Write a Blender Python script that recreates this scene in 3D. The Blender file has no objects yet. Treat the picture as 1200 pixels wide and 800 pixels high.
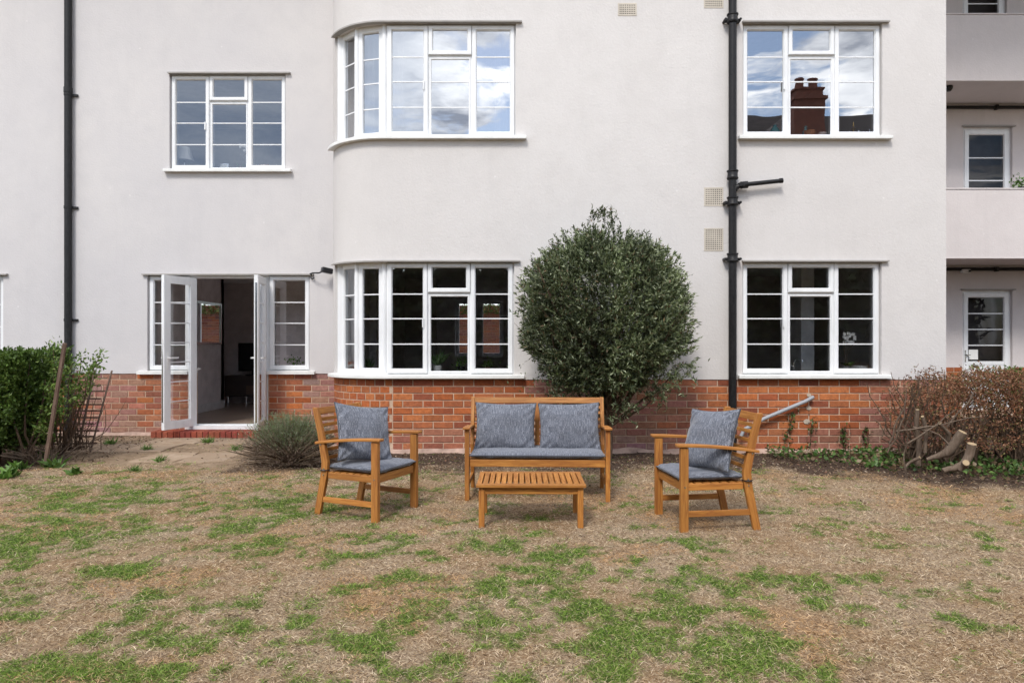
import bpy, math, random
import numpy as np
from mathutils import Vector, Matrix, noise as mnoise
random.seed(7); RNG = np.random.default_rng(11)
SC = bpy.context.scene; COL = SC.collection
R = math.radians
F = 820.0; CH = 1.30                      # focal length (pixels of the 1200 px photo), camera height
D1, D2 = 8.20, 9.727                      # front wing plane, left wing plane
YB, YD = 10.92, 12.03                     # balcony front, wall behind balconies
def W(px, py, Y): return ((px-600)/F*Y, Y, CH+(400-py)/F*Y)
def G(px, py, z=0.0):
    Y = F*(CH-z)/(py-400); return ((px-600)/F*Y, Y, z)

# ------------------------------------------------------------------ mesh builder
ROOTOFF = {}
class MB:
    def __init__(s): s.v=[]; s.f=[]; s.uv=[]; s.c=[]; s.col=None
    def add(s, vs, fs, uvs=None):
        b=len(s.v); s.v.extend([tuple(p) for p in vs])
        for i,f in enumerate(fs):
            s.f.append(tuple(b+k for k in f))
            s.uv.append(uvs[i] if uvs else [(0,0)]*len(f)); s.c.append(s.col)
    def box(s, x0,x1,y0,y1,z0,z1, M=None):
        vs=[Vector((x,y,z)) for z in (z0,z1) for y in (y0,y1) for x in (x0,x1)]
        if M: vs=[M@p for p in vs]
        fs=[(0,2,3,1),(4,5,7,6),(0,1,5,4),(2,6,7,3),(0,4,6,2),(1,3,7,5)]
        s.add(vs,fs)
    def bar(s, a, b, w, h, up=(0,0,1), ends=True):
        a=Vector(a); b=Vector(b); d=(b-a); L=d.length; d.normalize()
        upv=Vector(up); side=d.cross(upv)
        if side.length<1e-4: side=d.cross(Vector((0,1,0)))
        side.normalize(); u2=side.cross(d).normalized()
        vs=[]
        for p in (a,b):
            for (i,j) in ((-1,-1),(1,-1),(1,1),(-1,1)):
                vs.append(p+side*(i*w/2)+u2*(j*h/2))
        ox,oy=random.random()*50,random.random()*50
        fs=[(0,1,2,3)[::-1],(4,5,6,7)]; uvs=[[(ox,oy),(ox+w,oy),(ox+w,oy+h),(ox,oy+h)]]*2
        acc=0
        for k in range(4):
            k2=(k+1)%4; fs.append((k,k2,4+k2,4+k)); ww=(w if k%2==0 else h)
            uvs.append([(ox,oy+acc),(ox,oy+acc+ww),(ox+L,oy+acc+ww),(ox+L,oy+acc)]); acc+=ww+.013
        s.add(vs,fs,uvs)
    def tube(s, pts, r, n=8, cap=True):
        pts=[Vector(p) for p in pts]
        rs=r if isinstance(r,(list,tuple)) else [r]*len(pts)
        base=len(s.v); prev=None; vs=[]
        for i,p in enumerate(pts):
            d=(pts[min(i+1,len(pts)-1)]-pts[max(i-1,0)]).normalized()
            if prev is None:
                a=d.orthogonal().normalized()
            else:
                a=(prev-d*prev.dot(d)); a=a.normalized() if a.length>1e-6 else d.orthogonal().normalized()
            prev=a; b=d.cross(a)
            for k in range(n):
                t=2*math.pi*k/n; vs.append(p+(a*math.cos(t)+b*math.sin(t))*rs[i])
        fs=[]
        for i in range(len(pts)-1):
            for k in range(n):
                k2=(k+1)%n; fs.append((i*n+k,i*n+k2,(i+1)*n+k2,(i+1)*n+k))
        if cap: fs.append(tuple(range(n))[::-1]); fs.append(tuple((len(pts)-1)*n+k for k in range(n)))
        s.add(vs,fs)
    def lathe(s, prof, c, n=16):
        c=Vector(c); vs=[]; fs=[]
        for (r,z) in prof:
            for k in range(n):
                t=2*math.pi*k/n; vs.append(c+Vector((r*math.cos(t),r*math.sin(t),z)))
        for i in range(len(prof)-1):
            for k in range(n):
                k2=(k+1)%n; fs.append((i*n+k,i*n+k2,(i+1)*n+k2,(i+1)*n+k))
        fs.append(tuple(range(n))[::-1]); fs.append(tuple((len(prof)-1)*n+k for k in range(n)))
        s.add(vs,fs)
    def ring(s, M, x0,x1,z0,z1, w, yb, yf, ch=.008):
        # mitred rectangular frame; local x right, y = outward (towards viewer), z up
        loops=[]
        for (o,y) in ((0,yb),(0,yf-ch*.6),(ch*.6,yf),(w-ch,yf),(w,yf-ch*1.6),(w,yb)):
            loops.append([M@Vector((x0+o,y,z0+o)),M@Vector((x1-o,y,z0+o)),M@Vector((x1-o,y,z1-o)),M@Vector((x0+o,y,z1-o))])
        vs=[p for l in loops for p in l]; n=len(loops); fs=[]
        for i in range(n):
            j=(i+1)%n
            for k in range(4):
                k2=(k+1)%4; fs.append((i*4+k,i*4+k2,j*4+k2,j*4+k))
        s.add(vs,fs)
    def build(s, name, mat, parent=None, smooth=None, bevel=0, off=None):
        me=bpy.data.meshes.new(name)
        vs=s.v
        r=parent
        if off is None and parent is not None and parent.name in ROOTOFF: off=ROOTOFF[parent.name]
        if off is not None: vs=[(p[0]-off[0],p[1]-off[1],p[2]-off[2]) for p in vs]
        me.from_pydata(vs,[],s.f)
        ul=me.uv_layers.new(name='UVMap'); flat=[c for f in s.uv for p in f for c in p]
        ul.data.foreach_set('uv',flat)
        if any(c is not None for c in s.c):
            at=me.attributes.new('Col','FLOAT_COLOR','FACE')
            at.data.foreach_set('color',[x for c in s.c for x in ((*c,1.0) if c else (.5,.5,.5,1))])
        me.materials.append(mat); me.validate(); me.update()
        o=bpy.data.objects.new(name,me); COL.objects.link(o)
        if parent is not None:
            o.parent=parent
            if off is not None: ROOTOFF[o.name]=off
        if smooth is not None:
            me.polygons.foreach_set('use_smooth',[True]*len(me.polygons)); me.set_sharp_from_angle(angle=R(smooth))
        if bevel:
            b=o.modifiers.new('bevel','BEVEL'); b.width=bevel; b.segments=2; b.limit_method='ANGLE'
        return o
def thing(name, label, cat, loc=(0,0,0), rz=0, group=None, world=True):
    o=bpy.data.objects.new(name,None); COL.objects.link(o); o.location=loc; o.rotation_euler=(0,0,rz)
    o.empty_display_size=.1
    o['label']=label; o['category']=cat
    if group: o['group']=group
    if world: ROOTOFF[o.name]=tuple(loc)
    return o
def tag(o,label=None,cat=None,group=None,kind=None):
    if label: o['label']=label
    if cat: o['category']=cat
    if group: o['group']=group
    if kind: o['kind']=kind
    return o
def npmesh(name, V, Fq, mat, cols=None, parent=None, loc=None):
    """V (n,3), Fq (m,k) ; cols (m,3) per face"""
    me=bpy.data.meshes.new(name)
    off=np.array(ROOTOFF.get(parent.name,(0,0,0))) if parent is not None else (np.array(loc) if loc is not None else np.zeros(3))
    V=np.asarray(V,dtype=np.float32)-off.astype(np.float32); Fq=np.asarray(Fq,dtype=np.int32)
    m,k=Fq.shape
    me.vertices.add(len(V)); me.vertices.foreach_set('co',V.ravel())
    me.loops.add(m*k); me.loops.foreach_set('vertex_index',Fq.ravel())
    me.polygons.add(m); me.polygons.foreach_set('loop_start',np.arange(0,m*k,k,dtype=np.int32))
    try: me.polygons.foreach_set('loop_total',np.full(m,k,dtype=np.int32))
    except Exception: pass
    if cols is not None:
        at=me.attributes.new('Col','FLOAT_COLOR','FACE')
        c=np.ones((m,4),dtype=np.float32); c[:,:3]=cols; at.data.foreach_set('color',c.ravel())
    me.materials.append(mat); me.update(calc_edges=True)
    o=bpy.data.objects.new(name,me); COL.objects.link(o)
    if parent is not None: o.parent=parent; ROOTOFF[o.name]=ROOTOFF.get(parent.name,(0,0,0))
    elif loc is not None: o.location=loc
    return o
# ------------------------------------------------------------------ numpy value noise
def vnoise(x,y,seed=0):
    xi=np.floor(x).astype(np.int64); yi=np.floor(y).astype(np.int64); xf=x-xi; yf=y-yi
    def h(a,b):
        n=(a*374761393+b*668265263+seed*982451653)&0xffffffff
        n=((n^(n>>13))*1274126177)&0xffffffff
        return ((n^(n>>16))&0xffff)/65535.0
    u=xf*xf*(3-2*xf); v=yf*yf*(3-2*yf)
    return (h(xi,yi)*(1-u)+h(xi+1,yi)*u)*(1-v)+(h(xi,yi+1)*(1-u)+h(xi+1,yi+1)*u)*v
def fbm(x,y,o=4,seed=0):
    s=0; a=.5; t=0
    for k in range(o):
        s=s+a*vnoise(x*2**k,y*2**k,seed+k*17); t+=a; a*=.55
    return s/t
def sstep(a,b,x):
    t=np.clip((x-a)/(b-a),0,1); return t*t*(3-2*t)

# ------------------------------------------------------------------ materials
def newmat(name, base=(.5,.5,.5), rough=.6, metal=0, spec=.5):
    m=bpy.data.materials.new(name); m.use_nodes=True; nt=m.node_tree; b=nt.nodes['Principled BSDF']
    b.inputs['Base Color'].default_value=(*base,1); b.inputs['Roughness'].default_value=rough
    b.inputs['Metallic'].default_value=metal; b.inputs['Specular IOR Level'].default_value=spec
    return m,nt,b
def N(nt,t,ins=None,**pr):
    n=nt.nodes.new(t)
    for k,v in pr.items(): setattr(n,k,v)
    if ins:
        for k,v in ins.items():
            s=n.inputs[k]
            if hasattr(v,'is_output') or isinstance(v,bpy.types.NodeSocket): nt.links.new(v,s)
            else: s.default_value=v
    return n
def ramp(nt,fac,stops,interp='LINEAR'):
    n=nt.nodes.new('ShaderNodeValToRGB'); n.color_ramp.interpolation=interp
    el=n.color_ramp.elements
    while len(el)<len(stops): el.new(.5)
    for e,(p,c) in zip(el,stops): e.position=p; e.color=(*c,1) if len(c)==3 else c
    nt.links.new(fac,n.inputs['Fac']); return n.outputs['Color']
def mixc(nt,fac,a,b,mode='MIX'):
    n=nt.nodes.new('ShaderNodeMix'); n.data_type='RGBA'; n.blend_type=mode
    for i,v in ((0,fac),(6,a),(7,b)):
        if isinstance(v,bpy.types.NodeSocket): nt.links.new(v,n.inputs[i])
        else: n.inputs[i].default_value=v if not isinstance(v,tuple) or len(v)==4 else (*v,1)
    return n.outputs[2]
def noisen(nt,vec,scale,detail=4,rough=.55,dist=0):
    n=N(nt,'ShaderNodeTexNoise',{'Scale':scale,'Detail':detail,'Roughness':rough,'Distortion':dist})
    if vec is not None: nt.links.new(vec,n.inputs['Vector'])
    return n.outputs['Fac']
def mapping(nt,vec,scale=(1,1,1),loc=(0,0,0),rot=(0,0,0)):
    n=N(nt,'ShaderNodeMapping',{'Scale':scale,'Location':loc,'Rotation':rot}); nt.links.new(vec,n.inputs['Vector']); return n.outputs['Vector']
def bump(nt,b,h,strength,dist):
    n=N(nt,'ShaderNodeBump',{'Strength':strength,'Distance':dist,'Height':h}); nt.links.new(n.outputs['Normal'],b.inputs['Normal']); return n
def texco(nt,w='Object'): return nt.nodes.new('ShaderNodeTexCoord').outputs[w]
def geopos(nt): return nt.nodes.new('ShaderNodeNewGeometry').outputs['Position']

def render_mat(name, c0, c1, stain=0.0):
    m,nt,b=newmat(name,c0,.85,spec=.2); p=geopos(nt)
    big=noisen(nt,p,.55,5,.6); mid=noisen(nt,p,3.2,5,.65)
    col=mixc(nt,ramp(nt,big,[(.35,(0,0,0)),(.68,(1,1,1))]),c0,c1)
    dk=tuple(x*.90 for x in c0)
    col=mixc(nt,ramp(nt,mid,[(.45,(0,0,0)),(.8,(.5,.5,.5))]),col,dk)
    # vertical faint run-off streaks and a little splash dirt low on the wall
    st=noisen(nt,mapping(nt,p,(5,5,.35)),1.0,4,.6)
    col=mixc(nt,ramp(nt,st,[(.55,(0,0,0)),(.85,(.22+stain,)*3)]),col,tuple(x*.80 for x in c0))
    fine=noisen(nt,p,60,3,.6)
    col=mixc(nt,ramp(nt,fine,[(.3,(.0,)*3),(.75,(.30,)*3)]),col,tuple(x*.85 for x in c0))
    spots=N(nt,'ShaderNodeTexVoronoi',{'Scale':3.1,'Randomness':1.0}); nt.links.new(p,spots.inputs['Vector'])
    col=mixc(nt,ramp(nt,spots.outputs['Distance'],[(.02,(.5,)*3),(.05,(0,0,0))]),col,(.75,.73,.72))
    nt.links.new(col,b.inputs['Base Color'])
    h=N(nt,'ShaderNodeMath',{0:noisen(nt,p,45,4,.6),1:noisen(nt,p,8,4,.6)},operation='ADD').outputs[0]
    bump(nt,b,h,.45,.006); return m
M_REND=render_mat('render_warm',(.60,.572,.555),(.64,.615,.60))
M_REND_L=render_mat('render_cool',(.56,.54,.545),(.615,.59,.58))
M_BALC=render_mat('render_balcony',(.62,.57,.56),(.68,.63,.62),.3)

def brick_mat():
    m,nt,b=newmat('brick',(.4,.1,.05),.85,spec=.2); p=geopos(nt)
    at=N(nt,'ShaderNodeAttribute',attribute_name='Col')
    n1=noisen(nt,p,28,5,.7)
    col=mixc(nt,ramp(nt,n1,[(.35,(0,0,0)),(.75,(.6,)*3)]),at.outputs['Color'],(.11,.035,.022))
    n2=noisen(nt,p,70,3,.6)
    col=mixc(nt,ramp(nt,n2,[(.62,(0,0,0)),(.75,(.5,)*3)]),col,(.42,.25,.17))
    nt.links.new(col,b.inputs['Base Color'])
    bump(nt,b,N(nt,'ShaderNodeMath',{0:n1,1:n2},operation='ADD').outputs[0],.6,.006); return m
M_BRICK=brick_mat()
def mortar_mat():
    m,nt,b=newmat('mortar',(.45,.34,.27),.95,spec=.1); p=geopos(nt)
    col=ramp(nt,noisen(nt,p,9,6,.7),[(.3,(.38,.25,.18)),(.6,(.56,.41,.30)),(.8,(.66,.54,.43))])
    nt.links.new(col,b.inputs['Base Color']); bump(nt,b,noisen(nt,p,90,3),.6,.005); return m
M_MORTAR=mortar_mat()
def upvc():
    m,nt,b=newmat('white_upvc',(.78,.79,.80),.32); p=geopos(nt)
    col=ramp(nt,noisen(nt,mapping(nt,p,(3,3,1)),2.5,5,.6),[(.3,(.70,.71,.72)),(.65,(.80,.81,.82))])
    nt.links.new(col,b.inputs['Base Color']); return m
M_UPVC=upvc()
M_LEAD,_,_=newmat('glazing_bar',(.80,.82,.84),.4)
def glass(name,refl,tint=(.96,.97,.97)):
    m=bpy.data.materials.new(name); m.use_nodes=True; nt=m.node_tree; nt.nodes.clear()
    out=nt.nodes.new('ShaderNodeOutputMaterial')
    tr=N(nt,'ShaderNodeBsdfTransparent',{'Color':(*tint,1)})
    gl=N(nt,'ShaderNodeBsdfGlossy',{'Color':(.95,.97,1,1),'Roughness':.0})
    lw=N(nt,'ShaderNodeLayerWeight',{'Blend':.25})
    f=N(nt,'ShaderNodeMath',{0:lw.outputs['Fresnel'],1:refl},operation='ADD'); f.use_clamp=True
    p=geopos(nt); bn=N(nt,'ShaderNodeBump',{'Strength':.10,'Distance':.01,'Height':noisen(nt,p,2.3,1,.4)})
    nt.links.new(bn.outputs['Normal'],gl.inputs['Normal'])
    mx=nt.nodes.new('ShaderNodeMixShader'); nt.links.new(f.outputs[0],mx.inputs[0])
    nt.links.new(tr.outputs[0],mx.inputs[1]); nt.links.new(gl.outputs[0],mx.inputs[2]); nt.links.new(mx.outputs[0],out.inputs['Surface'])
    return m
M_GLASS=glass('window_glass',.42,(.7,.7,.7)); M_GLASSL=glass('upper_left_glass',.22); M_GLASSR=glass('upper_right_glass',.34,(.97,.97,.97)); M_GLASSG=glass('ground_floor_glass',.15); M_GLASSD2=glass('clear_glass',.0); M_GLASSD=glass('plain_door_glass',.0,(.28,.28,.28))
def metal_black(name='painted_iron',base=(.008,.0075,.008),rough=.42):
    m,nt,b=newmat(name,base,rough,spec=.28); p=geopos(nt)
    n=noisen(nt,p,30,5,.7)
    nt.links.new(ramp(nt,n,[(.4,base),(.72,tuple(x*2.4 for x in base))]),b.inputs['Base Color'])
    nt.links.new(ramp(nt,n,[(.3,(rough-.15,)*3),(.7,(rough+.25,)*3)]),b.inputs['Roughness'])
    bump(nt,b,n,.3,.003); return m
M_IRON=metal_black(); M_PLAS=metal_black('black_plastic',(.012,.012,.013),.5)
M_GREYP,_,_=newmat('grey_pipe',(.30,.31,.33),.5)
def wood_mat(name,a,b_,c,rough=.45):
    m,nt,b=newmat(name,a,rough); uv=texco(nt,'UV')
    n1=noisen(nt,mapping(nt,uv,(5,70,1)),1.0,6,.65,.9); n2=noisen(nt,mapping(nt,uv,(1.6,7,1)),1.0,3,.5)
    col=ramp(nt,n1,[(.33,b_),(.5,a),(.66,c)])
    col=mixc(nt,ramp(nt,n2,[(.35,(0,0,0)),(.75,(.7,)*3)]),col,b_)
    n3=noisen(nt,mapping(nt,uv,(.37,.37,1)),1.0,2,.5)
    col=mixc(nt,ramp(nt,n3,[(.38,(0,0,0)),(.62,(.85,)*3)]),col,mixc(nt,.55,col,tuple(x*.45 for x in a)))
    nt.links.new(col,b.inputs['Base Color'])
    nt.links.new(ramp(nt,n1,[(.3,(rough+.1,)*3),(.7,(rough-.08,)*3)]),b.inputs['Roughness'])
    bump(nt,b,n1,.25,.002); return m
M_WOOD=wood_mat('oiled_acacia',(.48,.195,.036),(.24,.076,.014),(.62,.29,.07),.55)
M_WOODT=wood_mat('weathered_wood',(.16,.10,.07),(.08,.045,.035),(.26,.18,.13),.8)
def fabric(name,a,b_,c):
    m,nt,b=newmat(name,a,.95,spec=.1); o=texco(nt,'UV')
    n1=noisen(nt,mapping(nt,o,(210,14,1)),1.0,4,.7); n2=noisen(nt,mapping(nt,o,(420,60,1)),1.0,3,.6)
    mx=N(nt,'ShaderNodeMath',{0:n1,1:n2},operation='ADD'); mm=N(nt,'ShaderNodeMath',{0:mx.outputs[0],1:.5},operation='MULTIPLY')
    nt.links.new(ramp(nt,mm.outputs[0],[(.38,b_),(.5,a),(.62,c)]),b.inputs['Base Color'])
    b.inputs['Sheen Weight'].default_value=.25; bump(nt,b,mm.outputs[0],.5,.003); return m
M_FAB=fabric('blue_grey_weave',(.122,.132,.160),(.038,.042,.055),(.30,.315,.36))
M_FABD=fabric('dark_piping',(.06,.065,.08),(.03,.034,.045),(.12,.13,.16))
def foliage_mat(name,rough=.5,trans=.25,spec=.4):
    m,nt,b=newmat(name,(.06,.1,.03),rough,spec=spec)
    at=N(nt,'ShaderNodeAttribute',attribute_name='Col'); nt.links.new(at.outputs['Color'],b.inputs['Base Color'])
    tl=N(nt,'ShaderNodeBsdfTranslucent'); nt.links.new(at.outputs['Color'],tl.inputs['Color'])
    mx=N(nt,'ShaderNodeMixShader',{0:trans}); nt.links.new(b.outputs[0],mx.inputs[1]); nt.links.new(tl.outputs[0],mx.inputs[2])
    nt.links.new(mx.outputs[0],nt.nodes['Material Output'].inputs['Surface']); return m
M_LEAF=foliage_mat('leaf'); M_GRASS=foliage_mat('grass_blade',.6,.3,.25); M_DRY=foliage_mat('dry_matter',.9,.1,.05)
def bark(name,a,b_):
    m,nt,b=newmat(name,a,.9,spec=.15); p=geopos(nt)
    n=noisen(nt,mapping(nt,p,(60,60,14)),1.0,5,.65)
    nt.links.new(ramp(nt,n,[(.3,b_),(.7,a)]),b.inputs['Base Color']); bump(nt,b,n,.8,.006); return m
M_BARK=bark('bark',(.16,.11,.075),(.055,.036,.026)); M_BARKP=bark('pale_bark',(.19,.145,.11),(.10,.07,.05))
M_CUT,_,_=newmat('cut_wood',(.36,.26,.15),.8)
def plain(name,c,r=.6,var=.12,sc=6,spec=.4):
    m,nt,b=newmat(name,c,r,spec=spec); p=geopos(nt)
    nt.links.new(ramp(nt,noisen(nt,p,sc,4),[(.3,tuple(x*(1-var) for x in c)),(.7,tuple(min(1,x*(1+var)) for x in c))]),b.inputs['Base Color']); return m
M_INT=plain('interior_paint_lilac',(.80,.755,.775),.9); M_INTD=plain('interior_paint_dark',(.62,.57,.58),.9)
M_CEIL=plain('ceiling_paint',(.82,.81,.80),.9); M_SKIRT=plain('skirting_gloss',(.75,.75,.76),.4)
M_HOOD=plain('drip_lead',(.33,.31,.29),.6); M_SILL=plain('sill_paint',(.74,.74,.72),.45,.08)
M_VENT=plain('vent_clay',(.52,.47,.40),.8); M_DARK=plain('vent_hole_shade',(.012,.012,.012),.9)
M_BLK=plain('black_gloss',(.012,.012,.014),.25); M_DKWOOD=plain('dark_furniture',(.05,.035,.03),.5)
M_CLAY=plain('terracotta',(.35,.17,.08),.8); M_POTW=plain('white_ceramic',(.75,.75,.74),.3,.05)
M_CEM=plain('cement',(.46,.38,.30),.95,.2,20); M_PAPER=plain('paper',(.8,.8,.78),.9,.03)
M_TEAL=plain('teal_ceramic',(.02,.30,.34),.25); M_BRASS,_,_=newmat('brass',(.5,.33,.08),.3,1)
M_STEEL,_,_=newmat('steel',(.62,.63,.65),.22,1)
M_LAMP=plain('lamp_shade_fabric',(.86,.85,.82),.9,.04)
M_ROOF=plain('roof_tile',(.035,.025,.022),.85,.3,3)
def curtain_mat():
    m,nt,b=newmat('sheer_curtain',(.75,.75,.76),.9); 
    tl=N(nt,'ShaderNodeBsdfTranslucent',{'Color':(.8,.8,.8,1)}); mx=N(nt,'ShaderNodeMixShader',{0:.4})
    nt.links.new(b.outputs[0],mx.inputs[1]); nt.links.new(tl.outputs[0],mx.inputs[2]); nt.links.new(mx.outputs[0],nt.nodes['Material Output'].inputs['Surface']); return m
M_CURT=curtain_mat()
M_MIRROR,_,_=newmat('mirror_silver',(.92,.93,.93),.01,1)
def floor_mat():
    m,nt,b=newmat('laminate',(.2,.12,.07),.35); p=geopos(nt)
    br=N(nt,'ShaderNodeTexBrick',{'Scale':1.0,'Mortar Size':.004,'Brick Width':1.2,'Row Height':.14,'Color1':(.32,.24,.19,1),'Color2':(.42,.32,.26,1),'Mortar':(.06,.04,.03,1)})
    nt.links.new(p,br.inputs['Vector'])
    n=noisen(nt,mapping(nt,p,(2,30,1)),1.0,4,.6)
    nt.links.new(mixc(nt,ramp(nt,n,[(.3,(0,0,0)),(.7,(.5,)*3)]),br.outputs['Color'],(.24,.17,.13)),b.inputs['Base Color']); return m
M_FLOOR=floor_mat()

# ------------------------------------------------------------------ ground masks
PATCH=[(30,635,55,25,1),(5,665,25,18,.9),(10,690,25,12,.8),(100,582,60,14,.6),(90,600,50,12,.6),(150,615,50,8,.6),(250,585,70,10,.5),(130,667,35,6,.9),
(325,605,45,8,.6),(310,637,30,12,.9),(240,645,30,8,.6),(270,622,35,8,.6),(400,652,25,7,.8),(450,635,45,12,.6),(500,652,25,8,.7),(580,637,40,12,.7),(480,677,30,7,.8),
(285,705,20,8,.8),(175,700,18,5,.7),(155,715,20,8,.8),(215,715,25,10,.8),(165,742,60,12,.9),(230,748,35,10,.9),(30,780,60,15,.9),(5,748,20,8,.8),(275,737,25,8,.8),
(185,790,40,12,.8),(230,770,25,7,.8),(350,735,30,8,.9),(340,755,25,12,.9),(400,747,40,10,.9),(435,762,35,14,.9),(450,782,20,16,.9),(480,720,30,15,.9),(500,708,20,6,.9),
(575,690,30,15,.8),(580,732,25,10,.9),(530,777,35,18,.8),(260,788,15,6,.7),(120,782,25,10,.7),(650,652,45,8,.8),(630,680,20,15,.7),(690,718,40,15,.95),(630,715,30,10,.9),
(620,745,45,18,1),(730,747,45,18,1),(630,780,40,12,.8),(710,785,30,18,1),(810,680,45,15,.9),(760,665,25,8,.7),(810,638,30,7,.6),(840,685,40,12,.9),(765,722,30,8,.9),
(815,720,35,10,.9),(900,680,25,10,.8),(970,685,50,12,.85),(1025,695,40,8,.7),(895,720,20,6,.8),(950,708,25,10,.7),(860,775,45,20,1),(880,740,15,6,.8),(820,765,30,8,.9),
(930,752,15,4,.8),(1000,730,18,4,.7),(1135,732,20,8,.9),(1170,637,50,12,.6),(980,597,25,6,.6),(1040,620,60,12,.3),(1125,705,15,4,.6),(970,787,20,10,.8),(920,782,15,7,.8),
(1120,772,8,4,.7),(800,795,30,8,.9),(60,572,40,5,.35),(380,585,50,8,.35),(330,560,40,6,.3),(500,690,60,10,.3),(700,690,60,12,.4),(420,690,40,6,.35),(60,720,50,8,.45)]
PATCHW=[]                                     # the same patches as places on the lawn, in metres
for (px,py,rx,ry,s) in PATCH:
    c=G(px,py); e=G(px+rx,py); f1=G(px,py-ry); f2=G(px,py+ry)
    PATCHW.append((c[0],c[1],1.15*max(.03,e[0]-c[0]),1.15*max(.04,(f1[1]-f2[1])/2),s))
def green_mask(x,y):
    g=np.zeros_like(x)
    for (cx,cy,rx,ry,s) in PATCHW:
        g=np.maximum(g,s*np.exp(-(((x-cx)/rx)**2+((y-cy)/ry)**2)*.75))
    g=g+.16*sstep(4.3,5.2,y)*sstep(1.0,-.8,x)*sstep(7.4,6.6,y)
    n=fbm(x*7,y*7,4,3); n2=fbm(x*18,y*18,3,9); n3=fbm(x*2.3,y*2.3,3,12)
    out=g*.80+.15+(n-.5)*1.7+(n2-.5)*1.5+(n3-.5)*.6
    base=sstep(.62,.80,fbm(x*2.2,y*2.2,4,5)+(n-.5)*.4)*.5
    inpic=((y>2.6)&(np.abs(x)<y*.74)).astype(float)
    return np.clip(np.maximum(sstep(.30,.95,out), base*(1-.5*inpic)),0,1)
def soil_mask(x,y):
    n=fbm(x*3,y*3,4,21)-.5
    a=sstep(6.75,7.35,y+n*.9)*((x>-2.9)).astype(float)
    edge=np.where(x>2.6, 6.9-1.05*sstep(2.6,4.8,x), 9)
    b=sstep(-.25,.45,y-edge+n*1.3)
    c=sstep(-.1,.25,y-6.9+(x+5.2)*.55*-1*0+n*.5-np.clip((x+5.0)*1.2,0,3))*(x<-4.5)
    return np.clip(np.maximum(np.maximum(a,b),c),0,1)
def dust_mask(x,y):
    n=fbm(x*2.5,y*2.5,4,33)-.5
    return sstep(6.95,7.5,y+n*.9)*sstep(-2.3,-2.9,x)*(1-0)
def height(x,y):
    return (fbm(x*1.3,y*1.3,3,41)-.5)*.03+(fbm(x*12,y*12,3,42)-.5)*.012
def ground_mat():
    m,nt,b=newmat('lawn_ground',(.2,.14,.08),.97,spec=.05); p=geopos(nt)
    at=N(nt,'ShaderNodeAttribute',attribute_name='mask'); sp=nt.nodes.new('ShaderNodeSeparateColor'); nt.links.new(at.outputs['Color'],sp.inputs[0])
    n1=noisen(nt,p,90,4,.7); n2=noisen(nt,p,1.6,5,.6); n3=noisen(nt,p,14,5,.7)
    dry=ramp(nt,n1,[(.28,(.07,.048,.032)),(.5,(.32,.235,.155)),(.72,(.60,.47,.33))])
    dry=mixc(nt,ramp(nt,n2,[(.42,(0,0,0)),(.62,(.55,)*3)]),dry,(.27,.155,.07))
    dry=mixc(nt,ramp(nt,n3,[(.5,(0,0,0)),(.75,(.6,)*3)]),dry,(.17,.12,.085))
    grn=ramp(nt,n1,[(.3,(.03,.055,.012)),(.6,(.09,.14,.03)),(.8,(.17,.2,.06))])
    soil=ramp(nt,n1,[(.3,(.035,.022,.016)),(.55,(.095,.065,.048)),(.78,(.2,.15,.12))])
    dust=ramp(nt,noisen(nt,p,7,6,.7),[(.3,(.20,.14,.09)),(.6,(.34,.25,.17)),(.8,(.42,.34,.25))])
    col=mixc(nt,sp.outputs[0],dry,grn); col=mixc(nt,sp.outputs[1],col,soil); col=mixc(nt,sp.outputs[2],col,dust)
    nt.links.new(col,b.inputs['Base Color']); bump(nt,b,N(nt,'ShaderNodeMath',{0:n1,1:n3},operation='ADD').outputs[0],.8,.02); return m
M_GROUND=ground_mat()
xs=np.concatenate([[-300,-120,-50,-25,-14,-9.5],np.arange(-7.6,7.61,.04),[9.5,14,25,50,120,300]])
ys=np.concatenate([[-300,-120,-50,-25,-12,-5,0,1.2],np.arange(2.0,9.8,.04),[10.5,12,14,20,30,60,150,300]])
X,Y=np.meshgrid(xs,ys); inner=((np.abs(X)<7.7)&(Y>1.9)&(Y<9.7)).astype(float)
Z=height(X,Y)*inner*np.clip((9.7-Y)/.4,0,1)
nx,ny=len(xs),len(ys); idx=np.arange(nx*ny).reshape(ny,nx)
Fq=np.stack([idx[:-1,:-1],idx[:-1,1:],idx[1:,1:],idx[1:,:-1]],-1).reshape(-1,4)
gr=npmesh('lawn',np.stack([X,Y,Z],-1).reshape(-1,3),Fq,M_GROUND); gr['kind']='structure'
at=gr.data.attributes.new('mask','FLOAT_COLOR','POINT')
mk=np.ones((nx*ny,4),dtype=np.float32); x_,y_=X.ravel(),Y.ravel()
dm=dust_mask(x_,y_); sm=soil_mask(x_,y_)
mk[:,0]=green_mask(x_,y_); mk[:,1]=sm; mk[:,2]=dm*(1-sm*.55*(x_<-5.3)); at.data.foreach_set('color',mk.ravel())
gr.data.polygons.foreach_set('use_smooth',np.ones(len(gr.data.polygons),dtype=bool))

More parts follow.
